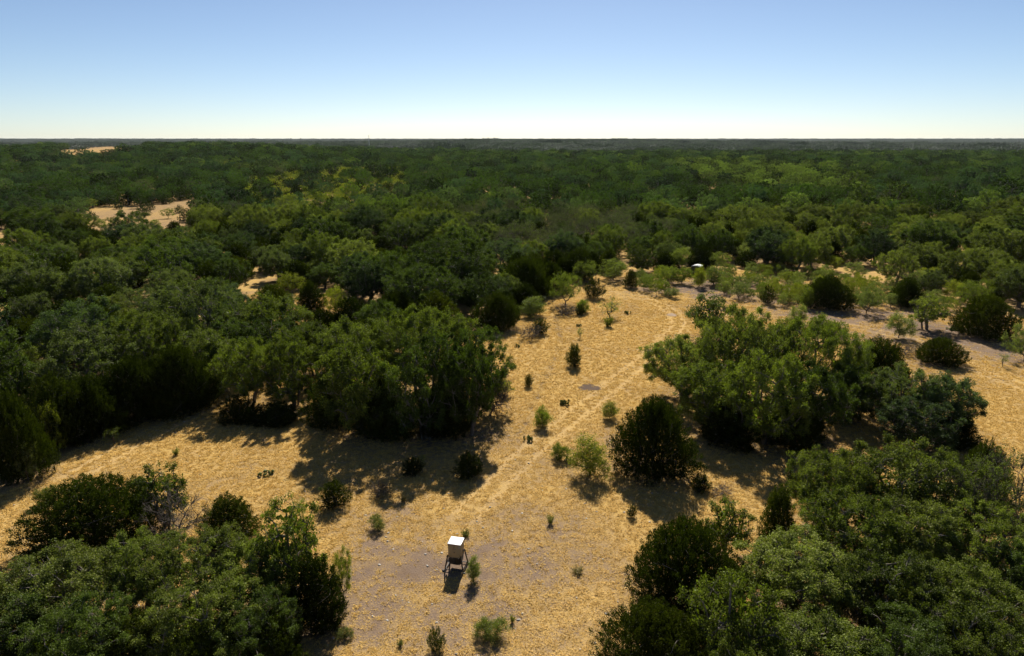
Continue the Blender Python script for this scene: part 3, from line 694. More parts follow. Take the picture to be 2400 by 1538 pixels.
for pas in (0, 1):                                     # first the spreading trees, then the small ones between them
    for i in ordr:
        if out[i]: continue
        x, y = float(cx[i]), float(cyy[i]); u = rw.random(); p = patch[i]
        if zl[i]: wts = (.10, .28, .62, 0)
        elif zb[i]: wts = (.78, .12, .10, 0)
        elif zr[i]: wts = (.30, .17, .52, .01)
        elif zd[i]: wts = (.40, .16, .06, .38)
        else:
            j = np.clip((p - .42) * 2.2, -.25, .3); wts = (.62 - j, .28 + j, .085, .015)
        k = int(np.searchsorted(np.cumsum(wts), u)); k = min(k, 3)
        big = k in (0, 3)
        if big != (pas == 0): continue
        if openg[i] < .20 and cyy[i] > 150: continue
        if (zl[i] or (zr[i] and k == 2)) and rw.random() < .25: continue
        if k == 0: kind = 'oak'; R = rw.uniform(2.8, 5.6) * (.75 + .6 * patch[i]); H = R * rw.uniform(1.0, 1.55) + 1.6
        elif k == 1: kind = 'juniper'; R = rw.uniform(1.7, 3.3); H = R * rw.uniform(1.4, 2.0) + .6
        elif k == 2: kind = 'mesquite'; R = rw.uniform(1.6, 3.2); H = R * .9 + rw.uniform(1.2, 2.0)
        else: kind = 'thin_oak'; R = rw.uniform(3.0, 4.6); H = R + rw.uniform(2, 3)
        if y > 260: q = 1 + (min(y, 800) - 260) / 540 * .55; R *= q; H *= 1 + (q - 1) * .35
        if clash(x, y, R, (.70 if big else .60) + (.07 if y > 300 else 0)): continue
        put(x, y, R)
        if kind == 'oak': m = 'oak_light' if (zb[i] and rw.random() < .9) or (zr[i] and rw.random() < .6) else ((['oak_deep', 'oak_deep', 'oak', 'oak_blue', 'oak_grey', 'oak', 'oak_light'] if y < 240 else ['oak_deep', 'oak_blue', 'oak_deep', 'oak_blue', 'oak_grey', 'oak_blue', 'oak'])[int(np.clip((stand[i] - (.28 if y < 260 else .38)) / .44 * 7 + rw.normal(0, 1.2), 0, 6))])
        elif kind == 'juniper': m = rw.choice(['jun', 'jun', 'jun_olive'])
        elif kind == 'mesquite': m = rw.choice(['mes_gold', 'mes_gold', 'mes']) if zl[i] else rw.choice(['mes', 'mes', 'mes_pale', 'mes_gold'])
        else: m = 'oak_grey'
        WOOD.append([y, x, H, R, kind, str(m)])
# loose mesquites standing apart in the scrub right of the blind
for _ in range(900):
    px, py = rw.uniform(1490, 2240), rw.uniform(640, 762)
    if not inpoly([px], [py], ZS)[0]: continue
    x, y, t = gp(px, py); R = rw.uniform(.8, 1.8)
    if abs(px - 1630) < 60 and py > 612: continue
    if clash(x, y, R, .8): continue
    put(x, y, R); WOOD.append([y, x, R * .8 + rw.uniform(.8, 1.6), R, 'mesquite', str(rw.choice(['mes', 'mes_pale', 'mes_pale', 'mes_gold']))])
# low shrubs at the rim of the far clearing at left
for (px, py, w, k) in [(335, 505, 30, 'juniper'), (350, 492, 26, 'juniper'), (395, 512, 30, 'mesquite'), (420, 500, 24, 'juniper'), (278, 490, 22, 'juniper'), (255, 482, 30, 'mesquite'), (60, 545, 55, 'juniper'), (215, 515, 26, 'juniper'), (236, 540, 34, 'mesquite'), (300, 530, 24, 'juniper'), (365, 540, 30, 'mesquite'), (410, 545, 34, 'juniper'), (285, 505, 16, 'juniper'), (440, 520, 40, 'juniper'), (200, 540, 50, 'oak'), (392, 478, 30, 'juniper'), (330, 480, 70, 'oak'), (425, 470, 60, 'juniper')]:
    x, y, t = gp(px, py); R = w * .5 * t / FPX
    if k == 'juniper': R = min(R, 4.2)
    WOOD.append([y, x, R * 1.3 + .6, R, k, {'juniper': 'jun', 'mesquite': 'mes', 'oak': 'oak_deep'}[k]])
WOOD.sort(key=lambda a: a[0])

ONES = ['', 'first', 'second', 'third', 'fourth', 'fifth', 'sixth', 'seventh', 'eighth', 'ninth', 'tenth', 'eleventh', 'twelfth', 'thirteenth', 'fourteenth', 'fifteenth', 'sixteenth', 'seventeenth', 'eighteenth', 'nineteenth']
TENS = {2: 'twenty', 3: 'thirty', 4: 'forty', 5: 'fifty', 6: 'sixty', 7: 'seventy', 8: 'eighty', 9: 'ninety'}
def ordinal(n):
    if n < 20: return ONES[n]
    t, o = divmod(n, 10)
    return TENS[t][:-1] + 'ieth' if o == 0 else TENS[t] + '-' + ONES[o]
ACROSS = ['along the left edge', 'a tenth of the way across', 'two tenths across', 'three tenths across', 'four tenths across', 'halfway across', 'six tenths across', 'seven tenths across', 'eight tenths across', 'nine tenths across', 'along the right edge']
SHADE = {'oak': 'olive-green', 'oak_deep': 'deep green', 'oak_grey': 'grey-green', 'oak_blue': 'blue-green', 'oak_light': 'light green', 'jun': 'black-green', 'jun_olive': 'dark olive', 'mes': 'yellow-green', 'mes_pale': 'pale green', 'mes_gold': 'golden green'}
PLAIN = {'oak': 'live oak', 'juniper': 'juniper', 'mesquite': 'mesquite', 'thin_oak': 'half bare oak'}
LIMIT = {'oak': 300 - 55, 'juniper': 300 - 45, 'mesquite': 300 - 15, 'thin_oak': 120}
count = {}; colcount = {}; FAR = []
for (y, x, H, R, kind, m) in WOOD:
    qx, qy, _ = proj(x, y, H)
    inview = -40 < qx < 2440
    if y < 420 and inview and count.get(kind, 0) < LIMIT[kind]:
        count[kind] = count.get(kind, 0) + 1
        c = int(np.clip(round(qx / 240), 0, 10)); key = (kind, m, c); colcount[key] = colcount.get(key, 0) + 1
        lab = f"{ordinal(colcount[key])} {SHADE[m] if kind != 'thin_oak' else 'grey'} {PLAIN[kind]} up the wood {ACROSS[c]}"
        plant(kind, x, y, H, R, lab, m)
    else: FAR.append((x, y, H, R, kind, m))
    if y < 200: PLANTS.append((x, y, R, kind))

# ------------------------------------------------------------------ far woodland: one mass
def pointcloud_object(name, P, rot, scl, idx, protos, label, cat):
    """one object whose points carry copies of small shared meshes"""
    me = bpy.data.meshes.new(name); n = len(P)
    me.vertices.add(n); me.vertices.foreach_set('co', np.asarray(P, np.float32).ravel())
    a = me.attributes.new('yaw', 'FLOAT', 'POINT'); a.data.foreach_set('value', np.asarray(rot, np.float32))
    a = me.attributes.new('grow', 'FLOAT_VECTOR', 'POINT'); a.data.foreach_set('vector', np.asarray(scl, np.float32).ravel())
    a = me.attributes.new('which', 'INT', 'POINT'); a.data.foreach_set('value', np.asarray(idx, np.int32))
    o = bpy.data.objects.new(name, me); COL.objects.link(o)
    pc = bpy.data.collections.new(name + '_shapes')
    for i, pm in enumerate(protos):
        q = bpy.data.objects.new(f'{name}_shape_{i:02d}', pm); pc.objects.link(q)
    g = bpy.data.node_groups.new(name + '_scatter', 'GeometryNodeTree')
    g.interface.new_socket('Geometry', in_out='INPUT', socket_type='NodeSocketGeometry')
    g.interface.new_socket('Geometry', in_out='OUTPUT', socket_type='NodeSocketGeometry')
    N = g.nodes; L = g.links
    gi = N.new('NodeGroupInput'); go = N.new('NodeGroupOutput')
    ci = N.new('GeometryNodeCollectionInfo'); ci.inputs['Collection'].default_value = pc
    ci.inputs['Separate Children'].default_value = True; ci.inputs['Reset Children'].default_value = True
    ip = N.new('GeometryNodeInstanceOnPoints'); ip.inputs['Pick Instance'].default_value = True
    def na(nm, tp):
        q = N.new('GeometryNodeInputNamedAttribute'); q.data_type = tp; q.inputs['Name'].default_value = nm; return q.outputs['Attribute']
    cb = N.new('ShaderNodeCombineXYZ'); L.new(na('yaw', 'FLOAT'), cb.inputs['Z'])
    L.new(gi.outputs[0], ip.inputs['Points']); L.new(ci.outputs[0], ip.inputs['Instance'])
    L.new(na('which', 'INT'), ip.inputs['Instance Index']); L.new(cb.outputs[0], ip.inputs['Rotation'])
    L.new(na('grow', 'FLOAT_VECTOR'), ip.inputs['Scale']); L.new(ip.outputs[0], go.inputs[0])
    md = o.modifiers.new('scatter', 'NODES'); md.node_group = g
    o['label'] = label; o['category'] = cat; o['kind'] = 'stuff'
    return o
def joined(T, K, name, tmat, kmat):
    Q = Quads()
    for V, F, t in zip(T.v, T.f, T.t): pass
    off = 0
    Q.v = T.v + K.v; Q.f = T.f + [f + T.n for f in K.f]; Q.m = T.m + [m + 1 for m in K.m]; Q.t = T.t + K.t; Q.n = T.n + K.n
    return Q.mesh(name, [MT[tmat], MT[kmat]])
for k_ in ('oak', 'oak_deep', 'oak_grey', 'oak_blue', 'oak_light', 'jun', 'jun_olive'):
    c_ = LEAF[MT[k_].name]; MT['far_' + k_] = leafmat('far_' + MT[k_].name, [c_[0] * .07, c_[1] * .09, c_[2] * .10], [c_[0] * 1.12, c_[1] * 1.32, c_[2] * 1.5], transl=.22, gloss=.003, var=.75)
lod = []; lodof = {}
def addlod(kind, m, mesh, H, R): lodof.setdefault((kind, m), []).append((len(lod), H, R)); lod.append(mesh)
for m in ('oak', 'oak_deep', 'oak_grey', 'oak_blue', 'oak_light'):
    for s in range(2):
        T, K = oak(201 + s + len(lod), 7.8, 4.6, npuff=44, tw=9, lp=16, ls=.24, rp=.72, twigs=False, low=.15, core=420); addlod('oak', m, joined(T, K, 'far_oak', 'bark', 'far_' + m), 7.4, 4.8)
for m in ('jun', 'jun_olive'):
    for s in range(2):
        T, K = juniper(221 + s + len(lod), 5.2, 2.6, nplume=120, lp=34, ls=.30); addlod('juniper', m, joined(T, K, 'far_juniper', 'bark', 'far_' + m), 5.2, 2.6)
for m in ('mes', 'mes_pale', 'mes_gold'):
    T, K = mesquite(241 + len(lod), 3.7, 2.4, npuff=26, tw=8, lp=12, ls=.26); addlod('mesquite', m, joined(T, K, 'far_mesquite', 'mesbark', m), 3.7, 2.4)
T, K = bare(251, 6.3, 3.9, npuff=40, tw=9, leaf=.7, sub=1); addlod('thin_oak', 'oak_grey', joined(T, K, 'far_thin_oak', 'deadwood', 'oak_grey'), 6.3, 3.9)
fp, fr, fs, fi = [], [], [], []
FZ = terrain([f[0] for f in FAR], [f[1] for f in FAR])
for (x, y, H, R, kind, m), z in zip(FAR, FZ):
    o = lodof[(kind, m)]; k, h0, r0 = o[int(rw.integers(len(o)))]
    fp.append((x, y, z)); fr.append(rw.uniform(0, 6.28)); fs.append((R / r0, R / r0, H / h0)); fi.append(k)
# patches of canopy, many crowns each, out to the horizon
MT['canopy'] = leafmat('canopy_leaf', (.003, .007, .004), (.046, .070, .034), var=.55, transl=.22)
def canopy(seed, size=56.0, n=50, lp=280, ls=.62):
    rng = np.random.default_rng(seed); K = Quads(); pts = []
    for _ in range(n * 30):
        p = (rng.random(2) - .5) * size * 1.1
        if np.hypot(*p) > size * .58: continue
        if all((p[0] - q[0]) ** 2 + (p[1] - q[1]) ** 2 > 24 for q in pts): pts.append(p)
        if len(pts) >= n: break
    for p in pts:
        k = rng.random()
        if k < .62: R, H, tn = rng.uniform(3.4, 6), rng.uniform(5.5, 9), rng.normal(.45, .16)
        elif k < .88: R, H, tn = rng.uniform(2.2, 3.4), rng.uniform(4, 6.5), rng.normal(.15, .08)
        else: R, H, tn = rng.uniform(2, 3.2), rng.uniform(3, 4.5), rng.normal(.85, .1)
        d = norm(rng.normal(size=(14, 3)) + [0, 0, .5]); pc = d * [R * .72, R * .72, H * .36] + [p[0], p[1], H * .55]
        C = (pc[:, None] + rng.normal(size=(14, lp // 14, 3)) * [R * .15, R * .15, H * .07]).reshape(-1, 3)
        C[:, 2] = np.clip(C[:, 2], .4, None)
        N = norm(rng.normal(size=C.shape) * .7 + [0, 0, .6]); D, S = perp_frame(N, rng)
        L = ls * rng.uniform(.6, 1.4, len(C)); K.leaves(C, D, S, L, L * .8, 0, np.clip(tn + rng.normal(0, .15, len(C)), 0, 1))
    return K.mesh('canopy', [MT['canopy']])
npatch = 5; p0 = len(lod)
for s in range(npatch): lod.append(canopy(301 + s))
y = 1245.0
while y < 11800:
    sp = 47 if y < 3500 else 62
    half = .80 * y + 60; n = int(2 * half / sp)
    xs = -half + (np.arange(n) + rw.random(n) * .7) * sp; yy = y + rw.random(n) * sp * .6
    qx, qy, _ = proj(xs, yy, terrain(xs, yy))
    thin = fbm(xs / 260, yy / 260, 3)
    k = ~inpoly(qx, qy, E4) & (thin > .27); xs, yy = xs[k], yy[k]; n = len(xs)
    g = rw.uniform(.9, 1.25, n) * (1.0 if sp < 50 else 1.35)
    tall = np.where(rw.random(n) < .05, 1.5, 1.0)
    fp += list(zip(xs, yy, terrain(xs, yy))); fr += list(rw.uniform(0, 6.28, n)); fs += list(zip(g, g, tall * rw.uniform(.8, 1.25, n) * (.8 + .55 * fbm(xs / 150, yy / 150, 2)))); fi += list(p0 + rw.integers(0, npatch, n))
    y += sp * .86 if y < 3500 else sp * 1.0
pointcloud_object('far_woodland', fp, fr, fs, fi, lod, 'unbroken dark green wood of oak and juniper stretching to the horizon', 'woodland')

# ------------------------------------------------------------------ ground sheet
def axis(lo, hi, a, b, step, grow=1.22):
    v = list(np.arange(a, b + .01, step)); s = step; q = v[-1]
    while q < hi: s *= grow; q = min(q + s, hi); v.append(q)
    s = step; q = v[0]; pre = []
    while q > lo: s *= grow; q = max(q - s, lo); pre.append(q)
    return np.array(pre[::-1] + v)
gx = axis(-12600, 12600, -100, 110, .7); gy = axis(-600, 12400, 22, 172, .7)
GX, GY = np.meshgrid(gx, gy); XX, YY = GX.ravel(), GY.ravel()
QX, QY, _ = proj(XX, np.maximum(YY, 15.0))
def blob(x, y, px, py, rx, ry):
    bx, by, _ = gp(px, py); return np.exp(-(((x - bx) / rx) ** 2 + ((y - by) / ry) ** 2))
def polyline_dist(x, y, pts):
    d = np.full(np.shape(x), 1e9)
    for (a, b) in zip(pts[:-1], pts[1:]):
        a = np.array(a); b = np.array(b); ab = b - a; L2 = ab @ ab
        t = np.clip(((x - a[0]) * ab[0] + (y - a[1]) * ab[1]) / L2, 0, 1)
        d = np.minimum(d, np.hypot(x - a[0] - t * ab[0], y - a[1] - t * ab[1]))
    return d
def smooth_path(px):
    P = np.array([gp(a, b)[:2] for a, b in px]); out = []
    P = np.vstack([2 * P[0] - P[1], P, 2 * P[-1] - P[-2]])
    for i in range(1, len(P) - 2):
        for t in np.linspace(0, 1, 7)[:-1]:
            a, b, c, d = P[i - 1], P[i], P[i + 1], P[i + 2]
            out.append(.5 * (2 * b + (c - a) * t + (2 * a - 5 * b + 4 * c - d) * t * t + (3 * b - a - 3 * c + d) * t ** 3))
    out.append(P[-2]); return np.array(out)
TRACK = smooth_path([(1085, 1215), (1155, 1140), (1240, 1060), (1330, 985), (1420, 915), (1500, 850), (1560, 795), (1590, 757), (1570, 727), (1520, 703), (1450, 688), (1400, 683)])
LTRACK = smooth_path([(150, 1130), (300, 1045), (390, 1000), (470, 960), (520, 935)])
TRAIL = smooth_path([(1296, 735), (1310, 765), (1313, 800), (1306, 830), (1288, 868), (1274, 895), (1262, 925), (1245, 960), (1240, 985), (1212, 1020)])
RTRACK = smooth_path([(1700, 735), (1850, 745), (2000, 765), (2150, 800), (2300, 870), (2420, 915)])
def bareness(x, y):
    b = 1.25 * blob(x, y, 1015, 1322, 2.2, 1.5) + .75 * blob(x, y, 1200, 1320, 6.5, 4.0) + .62 * blob(x, y, 1250, 1200, 5.0, 4.5) + .50 * blob(x, y, 930, 1210, 7, 5) + .60 * blob(x, y, 1110, 1470, 9, 3.5) + .45 * blob(x, y, 880, 1330, 4, 4)
    b = b + .75 * blob(x, y, 1950, 730, 22, 12) + .75 * blob(x, y, 2200, 780, 20, 11) + .65 * blob(x, y, 1700, 680, 22, 10) + .45 * blob(x, y, 2350, 840, 14, 8) + .30 * blob(x, y, 2150, 900, 16, 6)
    b = b + .45 * blob(x, y, 1230, 750, 8, 7) + .50 * blob(x, y, 1470, 1060, 6, 6) + .35 * blob(x, y, 1160, 1010, 5, 6) + .35 * blob(x, y, 670, 740, 16, 12)
    b = b + .25 * blob(x, y, 100, 1150, 12, 6) + .7 * blob(x, y, 1650, 662, 13, 9)
    b = b * .86 * (.35 + 1.3 * fbm(x / 1.7 + 40, y / 1.7, 3))
    return b
def litter(x, y):
    s = np.zeros(np.shape(x))
    for (px, py, R, k) in PLANTS:
        if k in ('oak', 'big_oak', 'juniper', 'big_juniper', 'small_oak', 'mesquite') and py < 175 and R > .8:
            s = np.maximum(s, np.clip(1.25 - np.hypot(x - px, y - py) / R, 0, 1))
    return s
near = (YY > 18) & (YY < 180) & (np.abs(XX) < 130)
bare_v = np.zeros(len(XX)); bare_v[near] = bareness(XX[near], YY[near])
lit_v = np.full(len(XX), .15); lit_v[near] = litter(XX[near], YY[near])
straw_v = np.clip(1.02 - bare_v + (fbm(XX / 5, YY / 5, 3) - .5) * 1.0, 0, 1); straw_v[~near] = np.clip(.75 + (fbm(XX[~near] / 30, YY[~near] / 30, 3) - .5), 0, 1)
trk_v = np.zeros(len(XX))
def wheels(path, gauge=.95):
    d = np.gradient(path, axis=0); nrm = norm(np.stack([-d[:, 1], d[:, 0]], 1))
    return path + nrm * gauge, path - nrm * gauge
for pth in (TRACK, LTRACK, RTRACK):
    for wpath in wheels(pth):
        dd = polyline_dist(XX[near], YY[near], wpath); trk_v[near] = np.maximum(trk_v[near], np.exp(-(dd / .36) ** 2))
dd = polyline_dist(XX[near], YY[near], TRAIL); trail_v = np.zeros(len(XX)); trail_v[near] = np.exp(-(dd / .22) ** 2)
ZZ = terrain(XX, np.maximum(YY, 1)); ZZ = ZZ + np.where(near, (fbm(XX / 3.2, YY / 3.2, 3) - .5) * .10 - .04 * trk_v - .05 * trail_v - .02, 0)
nxg, nyg = len(gx), len(gy)
ii = np.arange(nxg * nyg).reshape(nyg, nxg)
F = np.stack([ii[:-1, :-1], ii[:-1, 1:], ii[1:, 1:], ii[1:, :-1]], -1).reshape(-1, 4)
GQ = Quads(); GQ.add(np.stack([XX, YY, ZZ], 1), F)
m, n, l = newmat('dry_ground')
def attr(nm):
    a = n.new('ShaderNodeAttribute'); a.attribute_name = nm; return a.outputs['Fac']
def noise(scale, det=4, rough=.6):
    q = n.new('ShaderNodeTexNoise'); q.inputs['Scale'].default_value = scale; q.inputs['Detail'].default_value = det; q.inputs['Roughness'].default_value = rough
    l.new(tc.outputs['Object'], q.inputs['Vector']); return q.outputs['Fac']
def math_(op, a, b=None, clamp=False):
    q = n.new('ShaderNodeMath'); q.operation = op; q.use_clamp = clamp
    for k, v in enumerate((a, b)):
        if v is None: continue
        if isinstance(v, (int, float)): q.inputs[k].default_value = v
        else: l.new(v, q.inputs[k])
    return q.outputs[0]
def mixc(f, a, b):
    q = n.new('ShaderNodeMix'); q.data_type = 'RGBA'
    if isinstance(f, (int, float)): q.inputs[0].default_value = f
    else: l.new(f, q.inputs[0])
    for k, v in ((6, a), (7, b)):
        if isinstance(v, tuple): q.inputs[k].default_value = rgb(v)
        else: l.new(v, q.inputs[k])
    return q.outputs[2]
def ramp(v, a, b):
    q = n.new('ShaderNodeMapRange'); q.inputs['From Min'].default_value = a; q.inputs['From Max'].default_value = b; l.new(v, q.inputs['Value']); return q.outputs[0]
tc = n.new('ShaderNodeTexCoord')
soil = mixc(noise(15, 5), (.090, .064, .048), (.258, .188, .136))
soil = mixc(ramp(noise(1.3, 3), .45, .7), soil, (.155, .108, .074))
strawc = mixc(noise(16, 4), (.27, .172, .052), (.60, .395, .122))
strawc = mixc(ramp(noise(.35, 3), .35, .7), strawc, (.40, .265, .100))
fine = ramp(noise(11, 5, .7), .36, .60)
wide = ramp(noise(.55, 4, .65), .30, .70)
sm = math_('ADD', attr('straw'), math_('MULTIPLY', math_('SUBTRACT', wide, .5), .5)); smf = math_('ADD', math_('MULTIPLY', fine, .8), math_('SUBTRACT', math_('MULTIPLY', sm, 1.05), .66), True)
col = mixc(smf, soil, strawc)
col = mixc(math_('MULTIPLY', attr('litter'), ramp(noise(2.2, 4), .30, .55)), col, mixc(noise(14, 5), (.085, .060, .042), (.215, .152, .102)))
col = mixc(math_('MULTIPLY', attr('track'), math_('ADD', math_('MULTIPLY', ramp(noise(.5, 3), .3, .7), .35), .45)), col, mixc(noise(9, 4), (.36, .245, .108), (.54, .375, .17)))
col = mixc(math_('MULTIPLY', attr('trail'), .8), col, (.10, .070, .048))
p = n.new('ShaderNodeBsdfDiffuse'); l.new(col, p.inputs['Color'])
bp = n.new('ShaderNodeBump'); bp.inputs['Strength'].default_value = .8; bp.inputs['Distance'].default_value = .12
l.new(noise(9, 6, .7), bp.inputs['Height']); l.new(bp.outputs[0], p.inputs['Normal'])
o = n.new('ShaderNodeOutputMaterial'); l.new(p.outputs[0], o.inputs[0])
gm = GQ.mesh('ground', [m])
for nm, v in (('straw', straw_v), ('litter', lit_v), ('track', trk_v), ('trail', trail_v)):
    a = gm.attributes.new(nm, 'FLOAT', 'POINT'); a.data.foreach_set('value', v.astype(np.float32))
gm.polygons.foreach_set('use_smooth', np.ones(len(F), bool))
ground = bpy.data.objects.new('ground', gm); COL.objects.link(ground); ground['kind'] = 'structure'; ground['label'] = 'dry golden grassland ground with brown bare soil'

def groundz(x, y):
    return float((fbm(np.array([x / 3.2]), np.array([y / 3.2]), 3)[0] - .5) * .10 - .02)
# bare dirt hollows in the grass
def hollow(px, py, rx, ry, c1, c2, label, seed):
    bx, by, _ = gp(px, py); rng = np.random.default_rng(seed); k = 40; a = np.arange(k) * 2 * np.pi / k
    w = 1 + .13 * np.sin(3 * a + seed) + .09 * np.sin(7 * a + 2 * seed) + rng.normal(0, .07, k); Q = Quads(); rings = []
    for f in (1.0, .86, .6, .3, .02):
        q = np.stack([np.cos(a) * rx * w * f, np.sin(a) * ry * w * f, np.zeros(k)], 1)
        q[:, 2] = (fbm((q[:, 0] + bx) / 3.2, (q[:, 1] + by) / 3.2, 3) - .5) * .10 - .02 + .012; rings.append(q)
    V = np.concatenate(rings); F = []
    for r in range(4):
        for j in range(k): F.append([r * k + j, r * k + (j + 1) % k, (r + 1) * k + (j + 1) % k, (r + 1) * k + j])
    Q.add(V, F); me = Q.mesh('dirt_hollow', [plain('hollow_soil_%d' % seed, c1, .95, noise=.35, scale=4, spec=0.0)])
    o = bpy.data.objects.new('dirt_hollow', me); COL.objects.link(o); o.location = (bx, by, 0)
    o['kind'] = 'structure'; o['label'] = label; return (bx, by, rx, ry)
HOLLOWS = [hollow(1381, 908, 1.25, 1.15, (.095, .070, .054), None, 'round bare grey-brown dirt hollow in the middle of the gold grass', 3),
           hollow(1575, 738, .85, 1.0, (.27, .205, .15), None, 'small pale bare patch beside the wheel tracks', 5)]

# ------------------------------------------------------------------ dry grass
rg = np.random.default_rng(77)
def sward(seed, nt, h=.12, size=.40):
    """a hand-sized piece of turf: nt small tufts of bent blades"""
    rng = np.random.default_rng(seed); Q = Quads()
    for _ in range(nt):
        nb = int(rng.integers(7, 15)); c = np.append(rng.uniform(-size, size, 2), -.03); hh = h * rng.uniform(.55, 1.35)
        a = rng.uniform(0, 6.28, nb); r = .07 * np.sqrt(rng.random(nb)); ln = rng.uniform(.6, 1.6, nb)
        P0 = c + np.stack([np.cos(a) * r * .6, np.sin(a) * r * .6, np.zeros(nb)], 1)
        d = np.stack([np.cos(a) * ln, np.sin(a) * ln, rng.uniform(.35, 1.1, nb)], 1); P1 = P0 + norm(d) * (hh * rng.uniform(.5, 1.1, nb) + .02)[:, None]
        P2 = P1 + norm(d * [1.7, 1.7, .05]) * hh * .55 * rng.random(nb)[:, None]
        S = norm(np.cross(d, [0, 0, 1.0])) * .014
        t = np.clip(rng.normal(.5, .12) + rng.normal(0, .2, nb), 0, 1)
        Q.add(np.stack([P0 - S, P0 + S, P1 + S * .9, P1 - S * .9], 1), np.arange(nb * 4).reshape(-1, 4), 0, t)
        Q.add(np.stack([P1 - S * .9, P1 + S * .9, P2 + S * .2, P2 - S * .2], 1), np.arange(nb * 4).reshape(-1, 4), 0, t)
    return Q.mesh('sward', [MT['straw']])
swards = [sward(401 + i, nt=[2, 2, 2, 4, 4, 4, 7, 7, 7, 10, 10, 10][i], h=.115, size=.25) for i in range(12)]
gpts = []
for (y0, y1, sp, g) in ((29, 75, .46, 1.0), (75, 120, .62, 1.35), (120, 172, 1.1, 2.3)):
    hw = .8 * y1 + 6; xs_ = np.arange(-hw, hw, sp); ys_ = np.arange(y0, y1, sp); x, y = [a.ravel() for a in np.meshgrid(xs_, ys_)]
    x = x + rg.uniform(-.5, .5, len(x)) * sp; y = y + rg.uniform(-.5, .5, len(y)) * sp
    qx, qy, _ = proj(x, y); k = (qx > -60) & (qx < 2460) & (inpoly(qx, qy, E1) | inpoly(qx, qy, E3)); x, y = x[k], y[k]
    big = fbm(x / 5, y / 5, 3); mid = fbm(x / 1.6, y / 1.6, 2)
    st = np.clip(1.0 - bareness(x, y) + (big - .5) * .9 + (mid - .5) * .35, 0.0, 1)
    for pth, wd in ((TRACK, .42), (LTRACK, .34), (RTRACK, .34)):
        for wpath in wheels(pth): st = st * (1 - 1.0 * np.exp(-(polyline_dist(x, y, wpath) / wd) ** 3))
    st = st * (1 - .95 * np.exp(-(polyline_dist(x, y, TRAIL) / .3) ** 2))
    for (bx, by, rx, ry) in HOLLOWS: st = st * (np.hypot((x - bx) / (rx - .02), (y - by) / (ry - .02)) > 1)
    st = st * (1 - .55 * litter(x, y))
    lvl = np.clip((st * 4.4 + rg.random(len(x)) * 1.2).astype(int) - 1, -1, 3)
    k = lvl >= 0; x, y, lvl = x[k], y[k], lvl[k]
    gpts.append(np.stack([x, y, lvl * 3 + rg.integers(0, 3, len(x)), g * rg.uniform(.85, 1.2, len(x))], 1))
gp_ = np.concatenate(gpts); gz = (fbm(gp_[:, 0] / 3.2, gp_[:, 1] / 3.2, 3) - .5) * .10 - .02
sc = np.stack([gp_[:, 3], gp_[:, 3], np.minimum(gp_[:, 3], 1.35) * rg.uniform(.7, 1.35, len(gp_))], 1)
pointcloud_object('dry_grass', np.stack([gp_[:, 0], gp_[:, 1], gz], 1), rg.uniform(0, 6.28, len(gp_)), sc, gp_[:, 2].astype(int), swards,
                  'short straw-gold dry grass tufts covering the clearing', 'grass')
# pale limestone chips
def chip(seed):
    rng = np.random.default_rng(seed); Q = Quads(); V = np.array([[-1, -1, 0], [1, -1, 0], [1, 1, 0], [-1, 1, 0], [-.6, -.6, .8], [.6, -.6, .8], [.6, .6, .8], [-.6, .6, .8]], float) * .06
    V += rng.normal(size=V.shape) * .014
    Q.add(V, [[0, 3, 2, 1], [4, 5, 6, 7], [0, 1, 5, 4], [1, 2, 6, 5], [2, 3, 7, 6], [3, 0, 4, 7]]); return Q.mesh('stone_chip', [MT['stone']])
MT['stone'] = plain('limestone', (.36, .33, .29), .9, noise=.3, scale=8, spec=.2)
chips = [chip(501 + i) for i in range(3)]
x = rg.uniform(-75, 75, 9000); y = rg.uniform(30, 130, 9000); qx, qy, _ = proj(x, y)
k = (qx > -20) & (qx < 2420) & inpoly(qx, qy, E1) & (rg.random(9000) < .12 + .8 * np.clip(bareness(x, y), 0, 1)); x, y = x[k], y[k]
g = rg.uniform(.4, 1.5, len(x)) ** 1.5
pointcloud_object('stone_chips', np.stack([x, y, (fbm(x / 3.2, y / 3.2, 3) - .5) * .10 - .02], 1), rg.uniform(0, 6.28, len(x)), np.stack([g, g * .8, g * .7], 1), rg.integers(0, 3, len(x)), chips,
                  'small pale limestone chips scattered on the bare soil', 'gravel')
bpy.data.objects['stone_chips']['kind'] = 'stuff'

# ------------------------------------------------------------------ built things
def root(name, label, cat, loc, rz=0, group=None):
    e = bpy.data.objects.new(name, None); COL.objects.link(e); e.location = loc; e.rotation_euler = (0, 0, rz)
    e['label'] = label; e['category'] = cat
    if group: e['group'] = group
    return e
def part(name, Q, mat, parent, bevel=0.0, label=None):
    me = Q.mesh(name, [mat]); o = bpy.data.objects.new(name, me); COL.objects.link(o); o.parent = parent
    if bevel: b = o.modifiers.new('bevel', 'BEVEL'); b.width = bevel; b.segments = 2
    if label: o['label'] = label
    return o
tan = plain('tan_steel', (.28, .212, .118), .5, noise=.10, scale=3.0)
white = plain('white_steel', (.74, .74, .72), .35, noise=.04, scale=3)
black = plain('black_steel', (.018, .018, .018), .5, noise=.3)
pale = plain('galvanized', (.55, .56, .56), .4, metal=.3, noise=.2)
red = plain('red_print', (.22, .03, .04), .5, noise=.05); blue = plain('blue_print', (.05, .06, .20), .5, noise=.05)
grey = plain('grey_sticker', (.26, .26, .30), .5, noise=.08)
